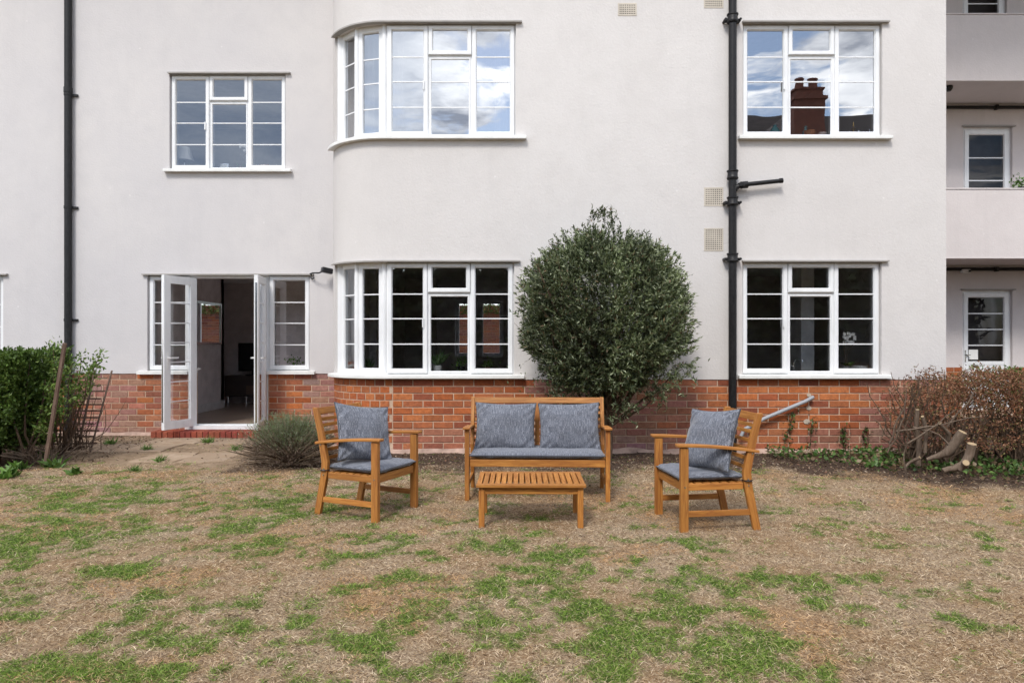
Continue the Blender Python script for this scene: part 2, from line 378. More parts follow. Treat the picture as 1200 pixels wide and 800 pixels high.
# ------------------------------------------------------------------ grass
def blades(name,n,mat,colf,accept,hgt,wid,flat,label,cat,segs=2):
    # density falls with distance like the picture does
    yy=2.35+ (RNG.random(n)**1.55)*7.0; xx=(RNG.random(n)*2-1)*np.minimum(yy*.80+.35,7.4)
    keep=RNG.random(n)<accept(xx,yy); xx=xx[keep]; yy=yy[keep]; n=len(xx)
    zz=height(xx,yy)*np.clip((9.7-yy)/.4,0,1)
    a=RNG.random(n)*2*np.pi; h=hgt[0]+(hgt[1]-hgt[0])*RNG.random(n)**1.3; w=(wid[0]+(wid[1]-wid[0])*RNG.random(n))*(.75+yy*.11)
    tilt=flat[0]+(flat[1]-flat[0])*RNG.random(n)
    dx,dy=np.cos(a),np.sin(a); P=np.stack([xx,yy,zz+ (0.002)],-1)
    D=np.stack([dx*np.sin(tilt),dy*np.sin(tilt),np.cos(tilt)],-1); bend=np.stack([dx,dy,-np.ones(n)*.6],-1)
    sa=RNG.random(n)*2*np.pi
    S=np.cross(D,np.stack([np.cos(sa),np.sin(sa),np.zeros(n)],-1)); S/=np.linalg.norm(S,axis=1)[:,None]+1e-6
    mid=P+D*(h*.55)[:,None]; tip=P+D*h[:,None]+bend*(h*.22)[:,None]
    tip[:,2]=np.maximum(tip[:,2],zz+.003)
    V=np.stack([P-S*(w/2)[:,None],P+S*(w/2)[:,None],mid+S*(w*.4)[:,None],tip,mid-S*(w*.4)[:,None]],1).reshape(-1,3)
    b=np.arange(n)[:,None]*5; Fq=np.stack([b[:,0]+k for k in range(5)],-1)
    o=npmesh(name,V,Fq,mat,colf(xx,yy,n)); tag(o,label,cat,kind='stuff'); return o
def pal(n,cols,jit=.25):
    c=np.array(cols); k=RNG.integers(0,len(c),n); return c[k]*(1-jit+2*jit*RNG.random(n))[:,None]
def dry_accept(x,y):
    return np.clip((1-.75*green_mask(x,y))*(1-soil_mask(x,y)*.93)*(1-dust_mask(x,y)*.95)*np.clip(.1+1.5*fbm(x*4,y*4,4,77),0,1),0,1)
def dry_col(x,y,n):
    c=pal(n,[(.64,.50,.33),(.52,.39,.245),(.76,.63,.46),(.44,.30,.16),(.23,.15,.09),(.68,.53,.38),(.50,.40,.27),(.14,.09,.06)])
    o=sstep(.52,.68,fbm(x*1.6,y*1.6,3,88))[:,None]*.55
    return c*(1-o)+c*np.array([1.05,.74,.42])*o
blades('dry_grass',440000,M_DRY,dry_col,dry_accept,(.008,.034),(.0009,.0021),(.7,1.5),'straw-coloured dried grass over most of the lawn','dry grass')
def gacc(x,y): return np.clip(green_mask(x,y)**1.2*(1-soil_mask(x,y)*.75)*(1-dust_mask(x,y)*.8),0,1)
blades('green_grass',470000,M_GRASS,lambda x,y,n:pal(n,[(.20,.31,.045),(.27,.39,.07),(.15,.235,.04),(.35,.43,.12),(.23,.33,.07),(.46,.42,.20),(.10,.17,.03)]),gacc,(.012,.034),(.0016,.0030),(.45,1.45),'fresh green grass growing in scattered patches on the lawn','grass')
# litter of chips, dead leaves and crumbs on the bare soil
def litter():
    n=52000; y=5.6+RNG.random(n)*4.0; x=(RNG.random(n)*2-1)*7.2
    k=RNG.random(n)<np.clip(soil_mask(x,y)*(y<9.6)+.05,0,1); x=x[k]; y=y[k]
    k=~((x>-2.2)&(y>8.15)); x=x[k]; y=y[k]; n=len(x); z=height(x,y)*np.clip((9.7-y)/.4,0,1)+.004
    a=RNG.random(n)*6.28; s=.005+.014*RNG.random(n)**2; t=(RNG.random((n,2))-.5)*1.1
    ux=np.stack([np.cos(a),np.sin(a),t[:,0]],-1)*s[:,None]; uy=np.stack([-np.sin(a),np.cos(a),t[:,1]],-1)*(s*.55)[:,None]
    P=np.stack([x,y,z+s*.35],-1)
    V=np.stack([P-ux,P-uy,P+ux,P+uy],1).reshape(-1,3); Fq=np.arange(n*4).reshape(-1,4)
    c=pal(n,[(.05,.032,.024),(.12,.075,.05),(.23,.16,.11),(.16,.09,.06),(.34,.27,.20),(.07,.045,.03)])
    tag(npmesh('leaf_litter',V,Fq,M_DRY,c),'brown leaf litter and wood chips on bare soil along the wall','leaf litter',kind='stuff')
litter()
# worn stone paving outside the open doors
mp=MB()
def paving():
    rows=[(7.55,8.15),(8.18,8.85),(8.88,9.36)]
    for r,(y0,y1) in enumerate(rows):
        x=-6.15+r*.13
        while x<-3.05:
            w=random.uniform(.5,.85); x1=min(x+w,-2.95)
            if x1-x>.2 and random.random()>.42:
                j=lambda:random.uniform(-.05,.05)
                cs=[(x+.02+j(),y0+j()),((x+x1)/2,y0+j()*.7),(x1-.02+j(),y0+j()),(x1-.02+j(),(y0+y1)/2),(x1-.02+j(),y1+j()*.3),((x+x1)/2,y1),(x+.02+j(),y1+j()*.3),(x+j(),(y0+y1)/2)]
                zt=random.uniform(.006,.015); n=len(cs)
                vs=[(a,b,-.05) for a,b in cs]+[(a,b,zt) for a,b in cs]
                fs=[tuple(range(n,2*n))]+[(k,(k+1)%n,n+(k+1)%n,n+k) for k in range(n)]
                k=random.uniform(.85,1.12); mp.col=(.36*k,.275*k,.20*k); mp.add(vs,fs)
            x=x1
paving()
def stone_mat():
    m,nt,b=newmat('paving_stone',(.3,.22,.16),.9,spec=.15); p=geopos(nt); at=N(nt,'ShaderNodeAttribute',attribute_name='Col')
    n=noisen(nt,p,5,6,.7); c=mixc(nt,ramp(nt,n,[(.36,(0,0,0)),(.58,(.95,)*3)]),at.outputs['Color'],(.30,.215,.145))
    nt.links.new(c,b.inputs['Base Color']); bump(nt,b,noisen(nt,p,30,5,.7),.5,.01); return m
M_STONE=stone_mat(); pv=mp.build('paving',M_STONE,bevel=.006); pv['kind']='structure'

# ------------------------------------------------------------------ the block of flats
BL=thing('apartment_block','cream rendered apartment block with red brick base, curved corner and white windows','building',(0,D1,0))
RA=.75; AX=-1.5; XE=5.08
LRET=D2-(D1+RA); LARC=RA*math.pi/2; UA=LRET; UB=LRET+LARC; UE=UB+(XE-AX)
def fpath(u):
    if u<UA: return Vector((AX-RA,D2-u,0)),Vector((-1,0,0))
    if u<UB:
        t=math.pi/2-(u-UA)/RA; return Vector((AX-RA*math.sin(t),D1+RA-RA*math.cos(t),0)),Vector((-math.sin(t),-math.cos(t),0))
    return Vector((AX+(u-UB),D1,0)),Vector((0,-1,0))
def uth(deg): return UA+(90-deg)*math.pi/180*RA
def ux(x): return UB+(x-AX)
def lpath(u): return Vector((u,D2,0)),Vector((0,-1,0))          # left wing: u = x
def rpath(u): return Vector((u,YD,0)),Vector((0,-1,0))
def path_wall(path,u0,u1,z0,z1,holes,thick,extra=(),out=0.0):
    mb=MB(); us=sorted(set([u0,u1]+[h[0] for h in holes]+[h[1] for h in holes]+[e for e in extra if u0<e<u1]))
    zs=sorted(set([z0,z1]+[h[2] for h in holes]+[h[3] for h in holes])); zs=[z for z in zs if z0<=z<=z1]
    us=[u for u in us if u0<=u<=u1]
    def filled(i,j):
        if i<0 or j<0 or i>=len(us)-1 or j>=len(zs)-1: return False
        um=(us[i]+us[i+1])/2; zm=(zs[j]+zs[j+1])/2
        return not any(h[0]<um<h[1] and h[2]<zm<h[3] for h in holes)
    cache={}
    def vid(i,j,s):
        k=(i,j,s)
        if k not in cache:
            p,n=path(us[i]); q=p+n*(out if s==0 else out-thick); cache[k]=len(mb.v); mb.v.append((q.x,q.y,zs[j]))
        return cache[k]
    def face(*ids): mb.f.append(ids); mb.uv.append([(0,0)]*4); mb.c.append(None)
    for i in range(len(us)-1):
        for j in range(len(zs)-1):
            if not filled(i,j): continue
            a,b,c,d=[vid(i,j,0),vid(i+1,j,0),vid(i+1,j+1,0),vid(i,j+1,0)]
            e,f,g,h=[vid(i,j,1),vid(i+1,j,1),vid(i+1,j+1,1),vid(i,j+1,1)]
            face(a,b,c,d); face(h,g,f,e)
            if not filled(i-1,j): face(a,d,h,e)
            if not filled(i+1,j): face(b,f,g,c)
            if not filled(i,j-1): face(a,e,f,b)
            if not filled(i,j+1): face(d,c,g,h)
    return mb
ARCU=[uth(d) for d in range(0,91,5)]
def zz(py,Y=D1): return CH+(400-py)/F*Y
def xx(px,Y=D1): return (px-600)/F*Y
zt1,zb1=zz(27.5),zz(160.5); zt0,zb0=zz(306.5),zz(439)
UWL=uth(62)
WIN_F=[(UWL,ux(xx(604.5)),zb1,zt1),(UWL,ux(xx(602.5)),zb0,zt0),(ux(xx(870)),ux(xx(1033.4)),zb1,zt1),(ux(xx(869.7)),ux(xx(1032.5)),zb0,zt0)]
ZTOP=8.6; ZBR=.855
path_wall(fpath,0,UE,ZBR,ZTOP,WIN_F,.28,ARCU,.012).build('rendered_wall',M_REND,BL,smooth=40)
LX=lambda px:xx(px,D2); LZ=lambda py:zz(py,D2)
lz1t,lz1b=LZ(87),LZ(199); lz0t,lz0b=LZ(322),LZ(434.5)
DOOR=(LX(222),LX(314),.10,lz0t)
HL=[(LX(199),LX(335),lz1b,lz1t),(LX(173),LX(222),lz0b,lz0t),DOOR,(LX(314),LX(363),lz0b,lz0t),(LX(-158),LX(4.5),lz0b-.1,lz0t)]
path_wall(lpath,-12.0,AX-RA+.0,ZBR,ZTOP,HL,.28,(),.012).build('rendered_wall',M_REND_L,BL)
# return wall of the front wing on the right and flat roof, ceilings, floors
m=MB(); m.box(XE-.28,XE+.012,D1+.28,YD+.3,0,ZTOP); m.build('rendered_wall',M_REND,BL)
m=MB(); m.box(-12.2,12,D1-.15,D1+.0,ZTOP,ZTOP+.25); m.box(-12.2,12,D1+.0,16.4,ZTOP,ZTOP+.2); m.build('roof',M_HOOD,BL)

# brickwork -----------------------------------------------------
BRC=[(.44,.125,.040),(.48,.15,.048),(.41,.115,.040),(.36,.10,.042),(.45,.15,.058),(.27,.08,.042),(.40,.13,.055),(.50,.17,.060)]
def bricks(mb,path,u0,u1,z0,z1,skip=lambda u,z:False,fade=lambda u,z:0,course=.0828,L=.238,small=None,proud=.003):
    nrow=int(math.ceil((z1-z0)/course))
    for r in range(nrow):
        zt=z1-r*course; zb=max(zt-course+.0115,z0-.05); u=u0+(0 if r%2 else -.5*L); inz=False
        while u<u1:
            Lb=L
            if small and small[0]<=u<small[1]-1e-4:
                Lb=L*(.5 if (inz or r%2) else .25); inz=True
                if u+Lb>small[1]-.03: Lb=small[1]-u
            elif inz: Lb=L*(.5 if r%2 else 1); inz=False
            a=max(u,u0)+.0065; b=min(u+Lb,u1)-.0065; u+=Lb
            if b-a<.02 or skip((a+b)/2,(zt+zb)/2): continue
            um=(a+b)/2; f=fade(um,(zt+zb)/2); c=random.choice(BRC); k=random.uniform(.82,1.15)
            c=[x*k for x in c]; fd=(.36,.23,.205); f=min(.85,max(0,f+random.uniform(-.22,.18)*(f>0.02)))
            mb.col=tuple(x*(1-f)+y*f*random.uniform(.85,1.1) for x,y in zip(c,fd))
            pa,na=path(a); pb,nb=path(b); pr=proud+random.uniform(-.002,.002); ch=.004; j=lambda:random.uniform(-.0015,.0015)
            A=[pa+na*(-.02),pb+nb*(-.02)]; 
            def q(p,n,du,z,o): return (p.x+n.x*o+du.x,p.y+n.y*o+du.y,z)
            t=(pb-pa).normalized(); 
            vs=[q(pa,na,t*0,zb,-.02),q(pb,nb,t*0,zb,-.02),q(pb,nb,t*0,zt,-.02),q(pa,na,t*0,zt,-.02)]
            vs+=[q(pa,na,t*0,zb,pr-ch),q(pb,nb,t*0,zb,pr-ch),q(pb,nb,t*0,zt-.0,pr-ch),q(pa,na,t*0,zt-.0,pr-ch)]
            vs+=[q(pa,na,t*(ch+j()),zb+ch,pr),q(pb,nb,t*(-ch+j()),zb+ch+j(),pr),q(pb,nb,t*(-ch+j()),zt-ch+j(),pr),q(pa,na,t*(ch+j()),zt-ch+j(),pr)]
            fs=[(8,9,10,11)]
            for k in range(4):
                k2=(k+1)%4; fs.append((k,k2,4+k2,4+k)); fs.append((4+k,4+k2,8+k2,8+k))
            mb.add(vs,fs)
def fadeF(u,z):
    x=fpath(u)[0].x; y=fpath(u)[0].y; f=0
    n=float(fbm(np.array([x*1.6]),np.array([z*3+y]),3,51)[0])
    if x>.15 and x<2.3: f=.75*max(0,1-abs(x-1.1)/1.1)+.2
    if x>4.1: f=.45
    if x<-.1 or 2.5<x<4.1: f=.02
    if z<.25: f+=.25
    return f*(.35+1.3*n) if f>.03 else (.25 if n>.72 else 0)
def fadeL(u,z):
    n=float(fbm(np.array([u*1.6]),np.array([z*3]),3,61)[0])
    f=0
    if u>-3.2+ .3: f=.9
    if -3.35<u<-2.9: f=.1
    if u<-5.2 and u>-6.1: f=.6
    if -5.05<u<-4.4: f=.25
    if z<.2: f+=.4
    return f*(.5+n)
plf=path_wall(fpath,0,UE,-.1,ZBR,[],.25,ARCU,-.004)
plf.build('brick_base_mortar',M_MORTAR,BL,smooth=40)
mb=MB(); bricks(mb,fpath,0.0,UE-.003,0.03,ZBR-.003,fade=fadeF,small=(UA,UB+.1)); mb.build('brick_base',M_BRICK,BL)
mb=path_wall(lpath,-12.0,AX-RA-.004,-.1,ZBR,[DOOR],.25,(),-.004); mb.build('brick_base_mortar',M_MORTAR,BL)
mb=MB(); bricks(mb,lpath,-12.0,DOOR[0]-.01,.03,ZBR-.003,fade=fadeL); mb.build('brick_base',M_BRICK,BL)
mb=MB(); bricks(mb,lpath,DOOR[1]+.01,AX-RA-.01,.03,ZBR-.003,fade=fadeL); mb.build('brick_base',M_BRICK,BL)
# irregular cement footing at the foot of both walls
def footing(path,u0,u1):
    mb=MB(); n=int((u1-u0)/.08); pr=[]
    for i in range(n+1):
        u=u0+(u1-u0)*i/n; p,nn=path(u); o=.03+.05*mnoise.noise(Vector((u*2.1,3,0)))+.02*random.random(); h=.045+.035*mnoise.noise(Vector((u*3,9,0)))
        pr.append([(p.x-nn.x*.05,p.y-nn.y*.05,-.06),(p.x+nn.x*(o+.05),p.y+nn.y*(o+.05),-.06),(p.x+nn.x*o,p.y+nn.y*o,h*.7),(p.x+nn.x*.01,p.y+nn.y*.01,h)])
    vs=[q for s in pr for q in s]; fs=[]
    for i in range(n):
        for k in range(3): fs.append((i*4+k,(i+1)*4+k,(i+1)*4+k+1,i*4+k+1))
    mb.add(vs,fs); return mb
M_FOOT=plain('footing_cement',(.36,.25,.20),.95,.35,9)
footing(fpath,0,UE).build('footing',M_FOOT,BL,smooth=60); footing(lpath,-12,LX(190)).build('footing',M_FOOT,BL,smooth=60)
# brick step below the French doors
mb=MB(); sx0,sx1=LX(190),LX(330)
mb.col=None
ms=MB(); ms.box(sx0,sx1,D2-.30,D2-.006,-.05,.075); st=ms.build('door_step',M_MORTAR,BL)
x=sx0
while x<sx1-.03:
    k=random.uniform(.75,1.1); mb.col=tuple(c*k for c in random.choice([(.33,.075,.045),(.28,.06,.045),(.36,.10,.06)]))
    x1=min(x+.078,sx1); mb.box(x+.004,x1-.004,D2-.32+random.uniform(-.004,.004),D2-.012,-.04,.088+random.uniform(-.003,.003)); x=x1
o=mb.build('step_bricks',M_BRICK,st,bevel=.006)

# windows --------------------------------------------------------
def T(path,u,z,inset=0.0):
    p,n=path(u); t=Vector((-n.y,n.x,0))    # u direction
    t=Vector((-n.y, n.x,0)) if False else Vector((-n.y*1.0, n.x*1.0,0))
    if abs(n.y+1)<1e-6: t=Vector((1,0,0))
    return Matrix(((t.x,n.x,0,p.x+n.x*-inset),(t.y,n.y,0,p.y+n.y*-inset),(0,0,1,z),(0,0,0,1)))
def pane(mb,M,x0,x1,z0,z1,y):
    mb.add([M@Vector((x0,y,z0)),M@Vector((x1,y,z0)),M@Vector((x1,y,z1)),M@Vector((x0,y,z1))],[(0,1,2,3)])
def gbar(mb,M,x0,x1,z,y,t=.014): 
    mb.box(x0,x1,y-.006,y+.006,z-t/2,z+t/2,M)
def sweep(path,u0,u1,z0,z1,o0,o1,extra=(),drop=0.0):
    mb=MB(); us=sorted(set([u0,u1]+[e for e in extra if u0<e<u1])); vs=[];fs=[]
    for u in us:
        p,n=path(u)
        for (o,z) in ((o0,z0),(o1,z0-drop),(o1,z1-drop*1.6),(o0,z1)): vs.append((p.x+n.x*o,p.y+n.y*o,z))
    for i in range(len(us)-1):
        for k in range(4):
            k2=(k+1)%4; fs.append((i*4+k,(i+1)*4+k,(i+1)*4+k2,i*4+k2))
    fs+= [(0,1,2,3),tuple((len(us)-1)*4+k for k in (3,2,1,0))]
    mb.add(vs,fs); return mb
def std_window(M,Wd,H,root,splits=(.335,.668),hw=True,muntf=(.271,.497,.715),gmat=None):
    gmat=gmat or M_GLASS
    """fixed outer frame with mullions; two side casements, a top-hung fanlight and a fixed light"""
    fr=MB(); rim=.028; a=Wd*splits[0]; b=Wd*splits[1]; mu=.030; tz=H*.72
    fr.ring(M,0,Wd,0,H,rim,-.07,0,.004)
    fr.box(a-mu/2,a+mu/2,-.07,-.001,rim-.004,H-rim+.004,M); fr.box(b-mu/2,b+mu/2,-.07,-.001,rim-.004,H-rim+.004,M)
    fr.box(a+mu/2-.003,b-mu/2+.003,-.07,-.002,tz-.015,tz+.02,M)
    fr.ring(M,a+mu/2-.002,b-mu/2+.002,rim-.01,tz-.013,.024,-.06,.006,.008)
    for f in muntf[:2]: gbar(fr,M,a+mu/2+.018,b-mu/2-.018,H*f,-.008)
    fo=fr.build('window',M_UPVC,root)
    def gp(*q): g_=MB(); pane(g_,M,*q); g_.build('glass_pane',gmat,fo)
    for (x0,x1) in ((rim*.55,a-mu*.1),(b+mu*.1,Wd-rim*.55)):
        cs=MB(); cs.ring(M,x0,x1,rim*.55,H-rim*.55,.056,-.05,.026,.012)
        g0,g1=x0+.052,x1-.052; zb,zt=rim*.55+.052,H-rim*.55-.052
        for f in muntf: gbar(cs,M,g0,g1,H*f,-.004)
        cs.build('casement',M_UPVC,fo); gp(g0,g1,zb,zt,-.004)
    cs=MB(); cs.ring(M,a+.003,b-.003,tz+.012,H-rim*.55,.052,-.05,.030,.012); cs.build('fanlight',M_UPVC,fo)
    gp(a+.05,b-.05,tz+.055,H-rim*.55-.048,.0); gp(a+mu/2+.018,b-mu/2-.018,rim+.01,tz-.03,-.008)
    if hw:
        h=MB(); h.box(a-.062,a-.046,.024,.045,H*.42,H*.50,M); h.build('handle',M_UPVC,fo)
    return fo
def sill_hood(path,u0,u1,zb,zt,fo,extra=(),sl=.06,hl=.05,thick=.048):
    sweep(path,u0-sl,u1+sl+.03,zb-thick+.012,zb+.006,-.04,.085,extra,.006).build('sill',M_SILL,fo,smooth=30,bevel=.004)
    sweep(path,u0-hl*.2,u1+hl+.02,zt-.001,zt+.020,-.02,.058,extra,.006).build('drip_hood',M_HOOD,fo,smooth=30)
def place(path,h,inset=.045): return T(path,h[0],h[2],inset)
# right pair
for h in WIN_F[2:]:
    fo=std_window(place(fpath,h),h[1]-h[0],h[3]-h[2],BL,gmat=M_GLASSG if h[2]<2 else M_GLASSR); sill_hood(fpath,h[0],h[1],h[2],h[3],fo)
# left wing first floor, and the one cut by the left edge of the picture
for h in (HL[0],HL[4]):
    fo=std_window(place(lpath,h),h[1]-h[0],h[3]-h[2],BL,gmat=M_GLASSL); sill_hood(lpath,h[0],h[1],h[2],h[3],fo)
# curved-corner windows
for h in WIN_F[:2]:
    x0=AX+.02; u0=ux(x0); H=h[3]-h[2]
    fo=std_window(T(fpath,u0,h[2],.045),h[1]-u0,H,BL,splits=(.325,.66),gmat=M_GLASSG if h[2]<2 else M_GLASS)
    ug=uth(62)
    sill_hood(fpath,ug+.0,h[1],h[2],h[3],fo,ARCU,sl=.09,hl=.05)
    rr=RA-.045
    def cp(t): return Vector((AX-rr*math.sin(R(t)),D1+RA-rr*math.cos(R(t)),0))
    lf=MB()
    for (ta,tb,wl) in ((0.5,29.5,.075),(29.5,57.5,.062)):
        A=cp(tb); B=cp(ta); t=(B-A); Wd=t.length; t.normalize(); n=Vector((t.y,-t.x,0))
        M=Matrix(((t.x,n.x,0,A.x),(t.y,n.y,0,A.y),(0,0,1,h[2]),(0,0,0,1)))
        lf.ring(M,0,Wd,0,H,wl,-.06,.0,.008)
        g0,g1=wl-.004,Wd-wl+.004
        gl=MB(); pane(gl,M,g0,g1,wl-.004,H-wl+.004,-.03); gl.build('glass_pane',M_GLASSG if h[2]<2 else M_GLASS,fo)
        for f in (.271,.497,.715): gbar(lf,M,g0,g1,H*f,-.03)
    for t in (0.4,29.5): 
        c=cp(t); lf.tube([(c.x,c.y+.012,h[2]),(c.x,c.y+.012,h[3])],.030,12)
    A=cp(57.5); B=cp(62.5); lf.bar((A.x,A.y+.01,h[2]+H/2-H/2),(A.x,A.y+.01,h[3]),.07,.07)
    lf.build('corner_light',M_UPVC,fo,smooth=30)

# French doors and their sidelights ------------------------------
fr=MB(); M=T(lpath,HL[1][0],lz0b,.045); H=lz0t-lz0b; Wl=HL[1][1]-HL[1][0]; Wr=HL[3][1]-HL[3][0]
fr.ring(M,0,Wl,0,H,.03,-.07,0,.004); Mr=T(lpath,HL[3][0],lz0b,.045); fr.ring(Mr,0,Wr,0,H,.03,-.07,0,.004)
Md=T(lpath,DOOR[0],DOOR[2],.045); Wo=DOOR[1]-DOOR[0]; Ho=DOOR[3]-DOOR[2]
fr.ring(Md,0,Wo,0.0,Ho,.045,-.08,.01,.006)
fd=fr.build('french_doors',M_UPVC,BL)
for (MM,Wd) in ((M,Wl),(Mr,Wr)):
    cs=MB(); cs.ring(MM,.015,Wd-.015,.015,H-.015,.062,-.05,.026,.012)
    for f in (.271,.497,.715): gbar(cs,MM,.07,Wd-.07,H*f,-.004)
    cs.build('sidelight',M_UPVC,fd); gl=MB(); pane(gl,MM,.07,Wd-.07,.07,H-.07,-.004); gl.build('glass_pane',M_GLASSG,fd)
th=MB(); th.box(DOOR[0]-.03,DOOR[1]+.03,D2-.07,D2+.2,.088,.098+.012); th.box(DOOR[0]-.03,DOOR[1]+.03,D2-.075,D2-.03,.089,.135); th.build('threshold',M_UPVC,fd)
for (a,b) in ((HL[1][0]-.12,HL[1][1]-.0),(HL[3][0]+.0,HL[3][1]+.08)):
    sweep(lpath,a,b,lz0b-.038,lz0b+.006,-.04,.07,(),.006).build('sill',M_SILL,fd)
sweep(lpath,HL[1][0]-.06,HL[3][1]+.06,lz0t-.001,lz0t+.02,-.02,.055,(),.006).build('drip_hood',M_HOOD,fd)
def leaf(hx,hy,dx,dy,side):
    """hinge point and free edge; side = which local face carries details"""
    A=Vector((hx,hy,0)); B=Vector((dx,dy,0)); t=(B-A); Wd=t.length; t.normalize(); n=Vector((t.y,-t.x,0))*side
    z0=.135; Hh=lz0t-.05-z0
    M=Matrix(((t.x,n.x,0,A.x),(t.y,n.y,0,A.y),(0,0,1,z0),(0,0,0,1)))
    m=MB(); m.ring(M,0,Wd,0,Hh,.105,-.055,.0,.014)
    for k in range(1,7): gbar(m,M,.10,Wd-.10,.10+(Hh-.2)*k/7,-.028,.014)
    o=m.build('door_leaf',M_UPVC,fd)
    g=MB(); pane(g,M,.10,Wd-.10,.10,Hh-.10,-.028); g.build('glass_pane',M_GLASSG,fd)
    hd=MB(); zc=.92
    for s,y in ((1,.0),(-1,-.055)):
        hd.box(Wd-.075,Wd-.045,y-.004 if s<0 else y,y if s<0 else y+.008,zc-.12,zc+.10,M)
        hd.box(Wd-.07,Wd-.052,(y-.05) if s<0 else y,y if s<0 else y+.05,zc+.02,zc+.038,M)
        hd.box(Wd-.19,Wd-.052,(y-.055) if s<0 else y+.04,(y-.04) if s<0 else y+.055,zc+.02,zc+.038,M)
    hd.build('door_handle',M_POTW,fd)
    ed=MB(); ed.box(Wd,Wd+.004,-.04,-.015,.1,Hh-.1,M); ed.build('lock_strip',M_STEEL,fd)
leaf(LX(227),D2+.0,-4.615,9.20,1)
leaf(LX(313),D2+.0,-3.335,9.20,-1)

# rooms -----------------------------------------------------------
m=MB()
for z in (.05,2.90): m.box(-12,XE-.28,D2+.281,15.9,z,z+.06)
for z in (.05,2.90): m.box(AX-RA+.28,XE-.28,D1+.281,D2+.281,z,z+.06)
m.build('room_floor',M_FLOOR,BL)
m=MB()
for z in (2.42,5.28): m.box(-12,XE-.28,D2+.281,15.9,z,z+.05); m.box(AX-RA+.28,XE-.28,D1+.281,D2+.281,z,z+.05)
m.build('ceiling',M_CEIL,BL)
RW=[(-6.9,-2.35,.2,2.40),(-1.3,-.2,.95,2.25),(3.2,4.2,1.0,2.2)]  # first opening enlarged to let more daylight into the room behind the doors
bp=lambda u:(Vector((u,16.0,0)),Vector((0,-1,0)))
path_wall(bp,-12,XE,-.1,ZTOP,RW,.3).build('interior_wall',M_INT,BL)
m=MB(); m.box(-5.40,-5.20,D2+.281,12.63,.11,2.42); m.box(-6.2,-6.05,12.63,13.6,.11,2.42); m.build('interior_wall',M_INT,BL)
m=MB(); m.box(-6.2,-4.75,13.6,13.75,.11,2.42); m.box(-6.2,-5.2,12.5,12.629,.11,2.42)
m.box(-2.24,-1.9,D2+.1,15.9,.11,2.42); m.box(2.2,2.35,D1+.281,15.9,.11,2.42); m.box(-2.24,-2.1,D2+.1,15.9,2.96,5.28); m.box(2.2,2.35,D1+.281,15.9,2.96,5.28); m.box(-7.2,-7.05,D2+.281,15.9,.11,5.28)
m.box(-1.9,-1.35,12.4,12.55,.11,2.42); m.box(.35,2.2,12.4,12.55,.11,2.42); m.box(2.35,XE-.28,12.0,12.1,.11,2.42); m.box(-7.05,XE-.28,13.2,13.3,2.96,5.28)
m.box(-3.80,-2.24,11.2,11.3,.11,2.42)  # added stub, blocks the bright rear view behind the right sidelight
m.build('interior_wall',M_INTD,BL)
m=MB(); m.box(-5.2,-5.18,D2+.281,12.63,.11,.25); m.build('skirting_board',M_SKIRT,BL,bevel=.006)
for (a,b,c,d) in RW[:2]:
    fr=MB(); M=Matrix(((1,0,0,a),(0,-1,0,16.1),(0,0,1,c),(0,0,0,1))); Wd=b-a; H=d-c; n=6 if Wd>1.6 else 2
    for k in range(n): fr.ring(M,Wd*k/n,Wd*(k+1)/n,0,H,.085,-.05,0,.006)
    fo=fr.build('window',M_UPVC,BL); g=MB(); pane(g,M,.03,Wd-.03,.03,H-.03,-.03); g.build('glass_pane',M_GLASSD2,fo)
# brick wall of the neighbouring yard seen right through the flat
NB=thing('courtyard_wall','red brick courtyard wall seen through the far window behind the ground floor room','wall',(0,21.0,0))
m=MB(); m.box(-8,6,21.02,21.3,0,2.38); m.build('mortar_core',M_MORTAR,NB)
m=MB(); wp=lambda u:(Vector((u,21.0,0)),Vector((0,-1,0))); bricks(m,wp,-8,2.5,.0,2.38,fade=lambda u,z:.4); m.build('brick_face',M_BRICK,NB)

n=2600; P=np.stack([-3.2+5.4*RNG.random(n),20.85+RNG.normal(size=n)*.1,2.15+RNG.random(n)**1.6*1.1],-1)
PBUSH=P
